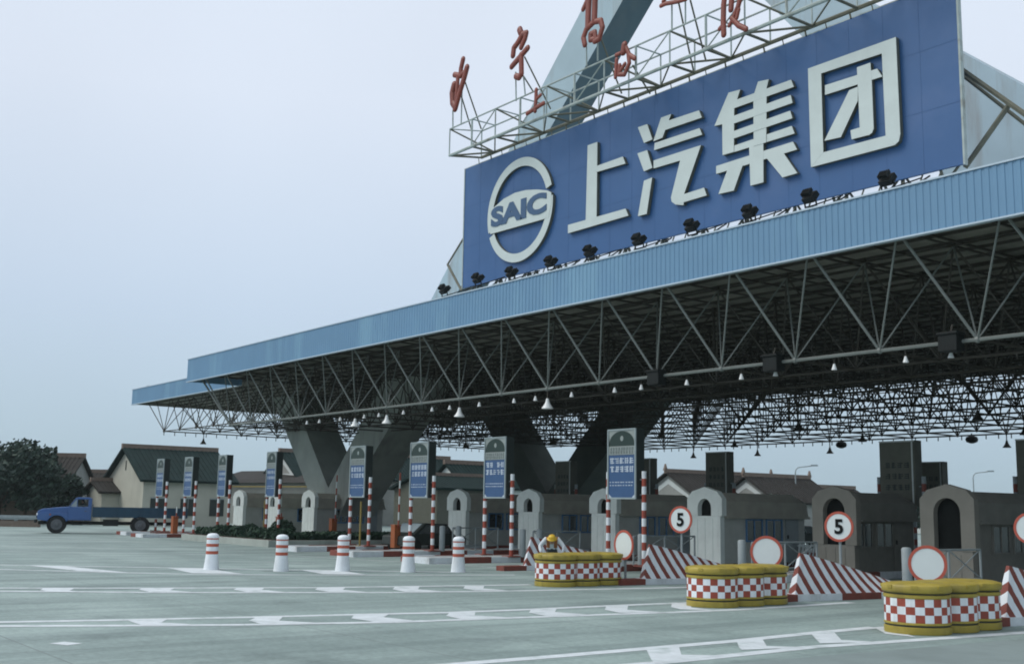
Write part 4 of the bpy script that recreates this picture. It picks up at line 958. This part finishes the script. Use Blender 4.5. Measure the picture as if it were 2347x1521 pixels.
b = MB(); b.bb((.02, .5, 1.05), (.1, 1.7, 1.5)); b.build('grille', 'chassis', tr)
for y in (.22, 1.95):
    b = MB(); b.lathe([(.11, 0), (.11, .06), (.03, .09)], 14); o = b.build('headlight', 'lampwhite', tr); o.location = (.12, y, 1.3); o.rotation_euler = (0, -math.pi / 2, 0)
b = MB(); b.bb((-.08, .0, .72), (.06, 2.2, .94)); b.build('bumper', 'chassis', tr, bevel=.02)
b = MB(); b.bb((.15, .65, .62), (9.6, .82, .84)); b.bb((.15, 1.4, .62), (9.6, 1.57, .84)); b.tube((6.75, .3, .55), (6.75, 1.95, .55), .12); b.tube((1.34, .3, .55), (1.34, 1.95, .55), .07); b.bb((4.3, .12, .55), (5.3, .6, 1.0)); b.bb((3.4, .0, .62), (3.56, 2.2, .75)); b.bb((9.3, .1, .7), (9.5, 2.1, .85)); b.build('chassis', 'chassis', tr)
b = MB()
b.bb((3.62, -.08, 1.14), (9.8, 2.28, 1.24)); b.build('bed_floor', 'truck_bed', tr)
for y0 in (-.1, 2.22):
    for x0, x1 in ((3.62, 6.68), (6.74, 9.8)):
        b = MB(); b.bb((x0, y0, 1.18), (x1, y0 + .07, 1.86))
        for k in range(7): b.bb((x0 + .05 + k * (x1 - x0 - .15) / 6, y0 - .03, 1.2), (x0 + .1 + k * (x1 - x0 - .15) / 6, y0 + .001, 1.84))
        b.build('drop_side', 'truck_bed', tr)
b = MB(); b.bb((3.56, -.1, 1.18), (3.615, 2.29, 2.05)); b.build('headboard', 'truck_bed', tr)
tr.scale = (1.0, .965, .97)
b = MB(); b.bb((9.803, -.1, 1.16), (9.87, 2.29, 1.86)); b.build('tailgate', 'truck_bed', tr)
b = MB()
for k in range(5): b.bb((4.2 + k * 1.15, -.13, 1.08), (4.45 + k * 1.15, -.10, 1.135))
b.build('reflector', 'trim', tr)
for x, y, dbl in ((1.34, .18, 0), (1.34, 2.02, 0), (6.75, .12, 1), (6.75, 2.08, 1)):
    t_ = MB(); wd_ = .26 if not dbl else .5
    t_.lathe([(.34, -wd_ / 2), (.57, -wd_ / 2), (.62, -wd_ / 2 + .06), (.62, wd_ / 2 - .06), (.57, wd_ / 2), (.34, wd_ / 2)], 28); wo = t_.build('wheel', 'rubber', tr); auto_smooth(wo); wo.location = (x, y, .62); wo.rotation_euler = (math.pi / 2, 0, 0)
    z0 = wd_ / 2; h_ = MB(); h_.lathe([(.37, z0 - .03), (.37, z0 + .012), (.31, z0 + .02), (.29, z0 + .004), (.17, z0 + .006), (.14, z0 + .06), (.03, z0 + .07)], 20); h_.build('rim', 'hub', wo)

# ================================================================== PEOPLE
def skin_body(name, J, Ed, Rd, mats, parent=None, sub=2):
    me = bpy.data.meshes.new(name); me.from_pydata([tuple(p) for p in J], Ed, []); o = bpy.data.objects.new(name, me); COL.objects.link(o)
    sk = o.modifiers.new('s', 'SKIN'); sk.use_smooth_shade = True; ss = o.modifiers.new('u', 'SUBSURF'); ss.levels = sub; ss.render_levels = sub
    for i, r in enumerate(Rd): me.skin_vertices[0].data[i].radius = r if isinstance(r, tuple) else (r, r)
    me.skin_vertices[0].data[0].use_root = True
    dg = bpy.context.evaluated_depsgraph_get(); m2 = bpy.data.meshes.new_from_object(o.evaluated_get(dg)); bpy.data.objects.remove(o)
    m2.name = name
    for mm in mats: m2.materials.append(M[mm])
    o = bpy.data.objects.new(name, m2); COL.objects.link(o)
    for p in m2.polygons: p.use_smooth = True
    if parent: o.parent = parent
    return o
def worker():
    wy = 24.3; q = aty(1265, 1245, wy); gx, gy_ = q.x, wy
    face_ = math.atan2(-gx, gy_) * 1.0
    r = empty('person', (gx, gy_, 0.0), face_, label='road worker in yellow helmet and vest bending over behind the first crash barrels', cat='person')
    # local: facing -y, bent forward at the hips, arms reaching down in front
    J = [(0, .28, .86), (0, .10, 1.08), (0, -.10, 1.20), (0, -.19, 1.23), (0, -.25, 1.24),
         (.11, .27, .82), (.14, .16, .47), (.15, .24, .10), (.15, .06, .05), (-.11, .27, .82), (-.14, .12, .47), (-.15, .22, .10), (-.15, .04, .05),
         (.20, -.09, 1.21), (.40, -.17, .99), (.35, -.38, .80), (-.20, -.09, 1.21), (-.40, -.17, .99), (-.35, -.38, .80)]
    E_ = [(0, 1), (1, 2), (2, 3), (3, 4), (0, 5), (5, 6), (6, 7), (7, 8), (0, 9), (9, 10), (10, 11), (11, 12), (2, 13), (13, 14), (14, 15), (2, 16), (16, 17), (17, 18)]
    Rr = [(.16, .12), (.17, .13), (.20, .13), (.075, .07), (.06, .06), .095, .07, .05, .045, .095, .07, .05, .045, .105, .068, .046, .105, .068, .046]
    b = skin_body('body', J, E_, Rr, ['shirt', 'trousers', 'skin', 'vest'], r)
    for p in b.data.polygons:
        c = p.center
        p.material_index = 1 if (c.z < .90 and c.y > -.02) else (2 if (c.y < -.2 and abs(c.x) < .09 and c.z > 1.1) else (3 if .05 < abs(c.x) < .185 and c.z > .93 else 0))
    hc = V((0, -.33, 1.19))
    h = MB(); h.ball(hc, .105, 16, 12, sc=(.86, 1.0, 1.2)); h.ball(hc + V((0, -.105, -.02)), .022, 6, 5); h.ball(hc + V((.09, .0, 0)), .03, 6, 5, sc=(.4, .8, 1.1)); h.ball(hc + V((-.09, .0, 0)), .03, 6, 5, sc=(.4, .8, 1.1))
    h.build('head', 'skin', r, smooth=True)
    f = MB()
    for sx in (-1, 1): f.ball(hc + V((sx * .036, -.093, .012)), .013, 6, 5)
    f.bb(hc + V((-.028, -.104, -.062)), hc + V((.028, -.09, -.052))); f.build('eyes_and_mouth', 'hair', r)
    hr = MB(); hr.ball(hc + V((0, .025, .0)), .104, 14, 10, sc=(.9, .95, 1.12)); hr.build('hair', 'hair', r, smooth=True)
    hm = MB(); hm.lathe([(.17, 0), (.165, .012), (.13, .02), (.128, .06), (.11, .105), (.07, .135), (.02, .145)], 20, c=(0, 0, 0)); hm.tube((0, .0, .14), (0, -.001, .147), .02); o = hm.build('helmet', 'helmet', r, smooth=True); o.location = hc + V((0, -.025, .05)); o.rotation_euler = (R_(28), 0, 0)
    for sx in (-1, 1):                                               # hands: palm, four fingers, thumb
        w0 = V((sx * .35, -.38, .80)); d = V((-sx * .12, -.30, -.9)).normalized(); side = V((1, 0, 0)); hd2 = MB()
        hd2.tube(w0, w0 + d * .09, .032, 8, r2=.04)
        for k, ln in enumerate((.065, .08, .075, .055)):
            a = w0 + d * .085 + side * (k - 1.5) * .019; m_ = a + d * ln * .55; e2 = m_ + (d + V((0, .5, 0))).normalized() * ln * .5
            hd2.tube(a, m_, .0095, 6); hd2.tube(m_, e2, .009, 6, r2=.007)
        a = w0 + d * .03 - side * sx * .035; hd2.tube(a, a + (d - side * sx * .8).normalized() * .05, .011, 6); hd2.build('hand', 'skin', r, smooth=True)
worker()
dq = tr.location + Matrix.Rotation(tr.rotation_euler.z, 3, 'Z') @ V((2.95, .55, 1.2))
dv_ = empty('person', dq, tr.rotation_euler.z, label='truck driver seen in silhouette through the cab side window', cat='person')
bd = skin_body('body', [(0.1, 0, .25), (.06, 0, .5), (.03, 0, .68), (0, 0, .80), (-.02, 0, .86), (.02, -.2, .66), (-.12, -.24, .42), (-.38, -.16, .48), (.02, .2, .66), (-.12, .24, .42), (-.38, .16, .48), (-.3, -.1, .2), (-.3, .1, .2)], [(0, 1), (1, 2), (2, 3), (3, 4), (2, 5), (5, 6), (6, 7), (2, 8), (8, 9), (9, 10), (0, 11), (0, 12)], [(.14, .12), (.14, .12), (.16, .1), .06, .055, .06, .045, .035, .06, .045, .035, .08, .08], ['trousers'], dv_)
b = MB(); b.ball((-.04, 0, .96), .105, 12, 9, sc=(.95, .85, 1.2)); b.ball((-.15, 0, .95), .02, 6, 4); b.build('head', 'skin', dv_, smooth=True)
b = MB(); b.ball((0, 0, 1.0), .107, 12, 9, sc=(.95, .9, 1.0)); b.build('hair', 'hair', dv_, smooth=True)

# ================================================================== BUILDINGS
def gable_house(px, depth, wx, ly, ez, rz_, label, name='house', wall='cream', roof='tile', rot=0, over=.45, slot=True, ridge_h=.3, windows=0, finial=False, off=0, ped=False):
    c = atd(px, depth); r = empty(name, c, R_(rot), label=label, cat='house' if name == 'house' else name.replace('_', ' '))
    h = wx / 2
    b = MB(); b.prism([(-h, 0, 0), (h, 0, 0), (h, 0, ez), (0, 0, rz_ - .12), (-h, 0, ez)], (0, ly, 0)); wl_ = b.build('wall', wall, r)
    sl = math.atan2(rz_ - ez, h)
    b = MB(); t = .22
    for sx in (-1, 1):
        e0 = V((sx * (h + over), 0, ez - over * math.tan(sl))); p0 = V((0, 0, rz_))
        n = V((sx * math.sin(sl), 0, math.cos(sl))) * t
        b.prism([e0 + V((0, -over, 0)), p0 + V((0, -over, 0)), p0 + n * 1.0 + V((-n.x, -over, 0)), e0 + n + V((0, -over, 0))], (0, ly + 2 * over, 0))
        nt_ = int((ly + 2 * over) / .45)                                # tile courses as shallow ribs
        for k in range(nt_):
            y = -over + .2 + k * .45; a = e0 + n + V((0, y, 0)); c2 = p0 + n + V((-n.x * 1.0, y, 0)); b.tube(a, c2, .07, 4, cap=False)
    rf_ = b.build('roof', roof, r)
    b = MB(); b.bb((-.2, -over - .02, rz_ + .02), (.2, ly + over + .02, rz_ + .2 + ridge_h)); 
    if finial:
        for y in (-over, ly + over): b.prism([(-.12, y - .25, rz_ + .3), (-.12, y + .25, rz_ + .3), (-.12, y + .0, rz_ + 1.0)], (.24, 0, 0))
    b.build('ridge_cap', 'ridge', rf_)
    if slot:
        b = MB(); b.bb((-.12, -.03, ez + (rz_ - ez) * .30), (.12, -.003, ez + (rz_ - ez) * .62)); b.build('vent', 'sign_side', wl_)
    if ped:
        b = MB(); s_ = h * .75
        for sx in (-1, 1): b.prism([(sx * s_, -.03, ez + .2), (0, -.03, rz_ - .55), (0, -.03, rz_ - 1.1), (sx * (s_ - .8), -.03, ez + .2)], (0, .025, 0))
        b.prism([(-s_, -.034, ez - .15), (s_, -.034, ez - .15), (s_, -.034, ez + .25), (-s_, -.034, ez + .25)], (0, .03, 0)); b.build('gable_trim', 'trim', wl_)
    for k in range(windows):
        y = ly * (k + .5) / windows; b = MB(); b.bb((h + .003, y - .7, 1.0), (h + .06, y + .7, 2.6)); wn = b.build('window', 'sign_side', wl_)
        b = MB(); b.bb((h + .063, y - .03, 1.0), (h + .08, y + .03, 2.6)); b.bb((h + .063, y - .72, 2.55), (h + .08, y + .72, 2.65)); b.build('frame', 'grey_post', wn)
    return r
gable_house(300, 110, 10.2, 8.6, 4.3, 7.2, 'cream gabled house with steep dark roof at left behind the truck', over=.5, windows=3)
gable_house(232, 112, 4.6, 9, 3.1, 4.0, 'small cream lean-to left of the cream gabled house', roof='tile_brown', slot=False)
gable_house(112, 122, 6.5, 3.9, 4.4, 6.7, 'brown-roofed house rising among the trees at far left', wall='greywall', roof='tile_brown', slot=False, rot=-37)
gable_house(205, 128, 5, 3.2, 3.9, 5.2, 'small dark-roofed house in the gap before the cream gable', wall='greywall', roof='tile_brown', slot=False, rot=-37)
gable_house(655, 128, 8.0, 22, 5.3, 7.9, 'tiled hall with white triangular gable trim left of the pale pylon', wall='greywall', roof='tile', ped=True, ridge_h=.3)
# skirt hall with upturned eaves to the left
c = atd(590, 126); r = empty('hall', c, R_(12), label='low grey hall with upturned eave tips behind the third and fourth lane signs', cat='hall')
b = MB(); b.bb((-8, .6, 0), (9, 9, 4.6)); b.build('wall', 'greywall', r)
b = MB(); b.prism([(-9, 0, 4.5), (-9, 10, 4.5), (-9, 9, 4.9), (-9, 5, 6.0), (-9, 1, 4.9)], (19, 0, 0)); b.build('roof', 'tile_brown', r)
b = MB()
for k in range(8):
    t0, t1 = k / 8, (k + 1) / 8; b.tube((-9 - 1.8 * t0, -.1, 5.0 + .9 * t0 * t0), (-9 - 1.8 * t1, -.1, 5.0 + .9 * t1 * t1), .16 - .1 * t0, 6)
b.build('eave_tip', 'tile', r)
b = MB(); b.bb((-8, -.1, 4.02), (9.5, .05, 4.14)); b.build('beam', 'mustard', r)
gable_house(1032, 122, 6.6, 14, 4.4, 6.7, 'tiled house with pale gable between two blue lane signs', wall='plaque', roof='tile', slot=False, ped=False)
gable_house(960, 116, 8, 8, 4.0, 5.2, 'dark walled shed under the canopy rear right of the pale pylon', name='shed', wall='sign_back', roof='tile', slot=False)
gable_house(1535, 122, 9, 16, 3.5, 6.15, 'grey tiled hall left of the brown lane sign back', wall='greywall', roof='tile_brown', slot=False, finial=True, ped=True)
gable_house(1712, 122, 8, 10, 3.4, 5.9, 'grey tiled hall right of the brown lane sign back', wall='greywall', roof='tile_brown', slot=False, finial=True, ped=True)
gable_house(1800, 128, 6, 12, 3.3, 5.0, 'low hip-ended tiled hall behind the left street lamp', wall='greywall', roof='tile_brown', slot=False)
gable_house(1850, 150, 7, 8, 3.4, 4.2, 'small white house behind the left street lamp post', wall='trim', roof='tile_brown', slot=False, windows=2)
gable_house(2062, 150, 9, 10, 3.0, 3.8, 'white house glimpsed between the two dark booths', wall='trim', roof='tile_brown', slot=False, windows=2)
# wall along the far left roadside
c = atd(-90, 112); r = empty('boundary_wall', c, math.atan2(RX.y, RX.x), label='low brown plastered wall below the trees at the left edge', cat='wall')
b = MB(); b.bb((0, 0, 0), (12.6, .3, 2.0)); b.bb((0, -.05, 2.003), (12.6, .35, 2.1)); b.build('wall', 'ridge', r)
c = atd(-150, 96); r = empty('concrete_barrier', c, math.atan2(RX.y, RX.x) - .05, label='grey roadside barrier wall in front of the truck at the left edge', cat='barrier')
b = MB(); b.bb((0, 0, 0), (9.8, .35, .5)); b.build('base', 'ridge', r); b = MB(); b.bb((0, -.06, .6), (9.8, .0, .95)); b.bb((0, -.1, .72), (9.8, -.061, .83))
b.build('rail', 'grey_post', r); b = MB()
for k in range(6): b.bb((k * 1.92, .003, .5), (k * 1.95 + .15, .12, .95))
b.build('posts', 'grey_post', r)
# parked car far under the canopy
c = atd(1822, 76); r = empty('parked_car', c, R_(60), label='dark parked car seen between the booths behind the striped wedge', cat='car')
b = MB(); sec = [(-2.1, .3), (-2.15, .7), (-1.3, .85), (-.75, 1.38), (.75, 1.42), (1.45, .9), (2.1, .8), (2.15, .35)]
b.prism([(x, -.82, z) for x, z in sec], (0, 1.64, 0)); b.build('body', 'sign_side', r, bevel=.06)
b = MB(); b.prism([(x, -.835, z) for x, z in [(-1.15, .9), (-.7, 1.3), (.68, 1.33), (1.2, .92)]], (0, 1.67, 0)); b.build('windows', 'glass', r)
b = MB(); b.prism([(1.42, -.7, .95), (.84, -.7, 1.37), (.84, .7, 1.37), (1.42, .7, .95)], (.03, 0, .02)); b.build('windscreen', 'windglass', r)
for x in (-1.35, 1.35):
    for y in (-.8, .8):
        t_ = MB(); t_.lathe([(.2, -.1), (.31, -.1), (.31, .1), (.2, .1)], 18); o = t_.build('wheel', 'rubber', r); o.location = (x, y, .31); o.rotation_euler = (math.pi / 2, 0, 0)
c2_ = copy_tree(r); c2_.location = atd(985, 58); c2_.rotation_euler.z = R_(-80); c2_['label'] = 'dark car facing the plaza in the lane right of the pale pylon'
for o_ in (r, c2_): o_['group'] = 'dark cars under the canopy'
c = atd(1835, 48); r = empty('barricade', c, R_(38), label='white slatted barricade in front of the dark parked car', cat='barricade')
b = MB()
for k in range(7): b.box((-.45 + k * .15, 0, .55), (.07, .03, .9), 0, Matrix.Rotation(.2, 3, 'Y'))
b.bb((-.6, -.03, .85), (.6, -.016, .93)); b.bb((-.6, -.03, .25), (.6, -.016, .33)); b.build('slats', 'disc', r)

# ================================================================== STREET LAMPS
def street_lamp(px, py_top, depth, label, arm=1.7, dirn=1):
    c = atd(px, depth); h = hgt(py_top, px, depth)
    r = empty('street_lamp', c, math.atan2(RX.y, RX.x), label=label, cat='street lamp', group='street lamps behind the plaza')
    b = MB(); b.tube((0, 0, 0), (0, 0, h - .6), .10, 8, r2=.07); pp = [(0, 0, h - .6), (.08, 0, h - .3), (.3, 0, h - .08), (.7, 0, h), (arm, 0, h + .12)]
    for a, e_ in zip(pp, pp[1:]): b.tube(a, e_, .055, 6)
    b.build('post', 'grey_post', r)
    b = MB(); b.prism([(arm - .1, -.14, h + .08), (arm + .75, -.14, h + .12), (arm + .7, -.14, h + .28), (arm, -.14, h + .26)], (0, .28, 0)); b.build('head', 'grey_post', r)
street_lamp(1824, 1070, 125, 'street lamp with curved arm right of the tiled halls'); street_lamp(2228, 1083, 135, 'street lamp with curved arm above the nearest dark booth')

# ================================================================== TREES
def tree(px, depth, h, cr, seed, label, lm='leaf', n=3000, conifer=False, sz=.19, cz=.62):
    n = int(n * 1.8); c = atd(px, depth); rnd_ = random.Random(seed); r = empty('tree', c, label=label, cat='tree')
    t = MB(); t.tube((0, 0, 0), (rnd_.uniform(-.2, .2), 0, h * .55), h * .028, 8, r2=h * .016)
    l = MB()
    if conifer:
        t.tube((0, 0, h * .5), (0, 0, h * .97), h * .016, 6, r2=.02)
        for i in range(n):
            u = rnd_.random() ** .7; z = h * (1 - u * .85); rr = cr * u * (.55 + .45 * abs(math.sin(z * 5))) * math.sqrt(rnd_.random()); a = rnd_.uniform(0, 6.28); p = V((rr * math.cos(a), rr * math.sin(a), z)); leaf_box(l, p, p, 1, sz, rnd_)
    else:
        lobes = []
        for k in range(26):
            a = rnd_.uniform(0, 6.28); rr = cr * rnd_.uniform(.15, .95); z = h * rnd_.uniform(.26, .93); lobes.append((V((rr * math.cos(a) * (1.15 - .5 * z / h), rr * math.sin(a) * (1.15 - .5 * z / h), z)), cr * rnd_.uniform(.16, .38)))
            t.tube((0, 0, h * rnd_.uniform(.25, .5)), lobes[-1][0], h * .012, 5, r2=.02)
        lobes.append((V((0, 0, h * .88)), cr * .26)); lobes.append((V((0, 0, h * .55)), cr * .6))
        for i in range(n):
            c_, R2 = rnd_.choice(lobes); u = V((rnd_.gauss(0, 1), rnd_.gauss(0, 1), rnd_.gauss(0, 1))).normalized() * R2 * rnd_.random() ** .4 * rnd_.choice((1, 1, 1.0, 1.18)); p = c_ + V((u.x, u.y, u.z * .85)); leaf_box(l, p, p, 1, sz, rnd_)
    t.build('trunk', 'bark', r); l.build('crown', lm, r); return r
tree(20, 110, 6.9, 3.4, 1, 'broad dark tree at the left picture edge', n=3600); tree(78, 106, 6.9, 3.2, 2, 'dark bushy tree left of the truck cab', n=3600); tree(-30, 100, 6.4, 3.2, 3, 'dark tree cut by the left picture edge', n=2500)
tree(132, 112, 5.6, 2.6, 5, 'lower dark tree behind the truck bonnet', n=2600); tree(50, 120, 8.0, 3.6, 12, 'tallest dark tree behind the left group', n=3000)
tree(178, 113, 4.3, 2.2, 15, 'low dark bushy tree trailing right behind the truck cab', n=1500); tree(88, 116, 8.1, 1.3, 7, 'slim pointed tree top above the dark group', n=900, conifer=True); tree(136, 118, 7.6, 1.2, 6, 'small pointed conifer above the brown roof', n=800, conifer=True); tree(116, 119, 7.0, .9, 8, 'tiny pointed conifer left of the taller one', n=600, conifer=True)
tree(232, 140, 5.6, 3.0, 9, 'pale green tree beyond the brown roof, left of the cream gable', lm='leaf_far', n=1800); tree(2188, 150, 4.6, 3.6, 10, 'rounded pale tree top just above the nearest dark booth', lm='leaf_far', n=1800); tree(1775, 118, 4.0, 1.6, 13, 'small dark tree beside the large pale booth end', n=1200); tree(2095, 140, 3.6, 2.2, 14, 'dark shrub between the two dark booths', n=1200)

# ================================================================== THIN HAZE (one closed box; the sky lies outside it)
hz = MB(); hz.bb((-2700, -1600, -1.0), (1300, 2700, 60)); ho = hz.build('haze', 'dark'); tag(ho, kind='stuff')
hm_ = bpy.data.materials.new('haze air'); hm_.use_nodes = True; t = hm_.node_tree; t.nodes.clear()
oo = t.nodes.new('ShaderNodeOutputMaterial'); pv = t.nodes.new('ShaderNodeVolumePrincipled'); pv.inputs['Color'].default_value = (.80, .92, .93, 1); pv.inputs['Density'].default_value = 0.00022; pv.inputs['Anisotropy'].default_value = .1
t.links.new(pv.outputs[0], oo.inputs['Volume']); ho.data.materials.clear(); ho.data.materials.append(hm_)
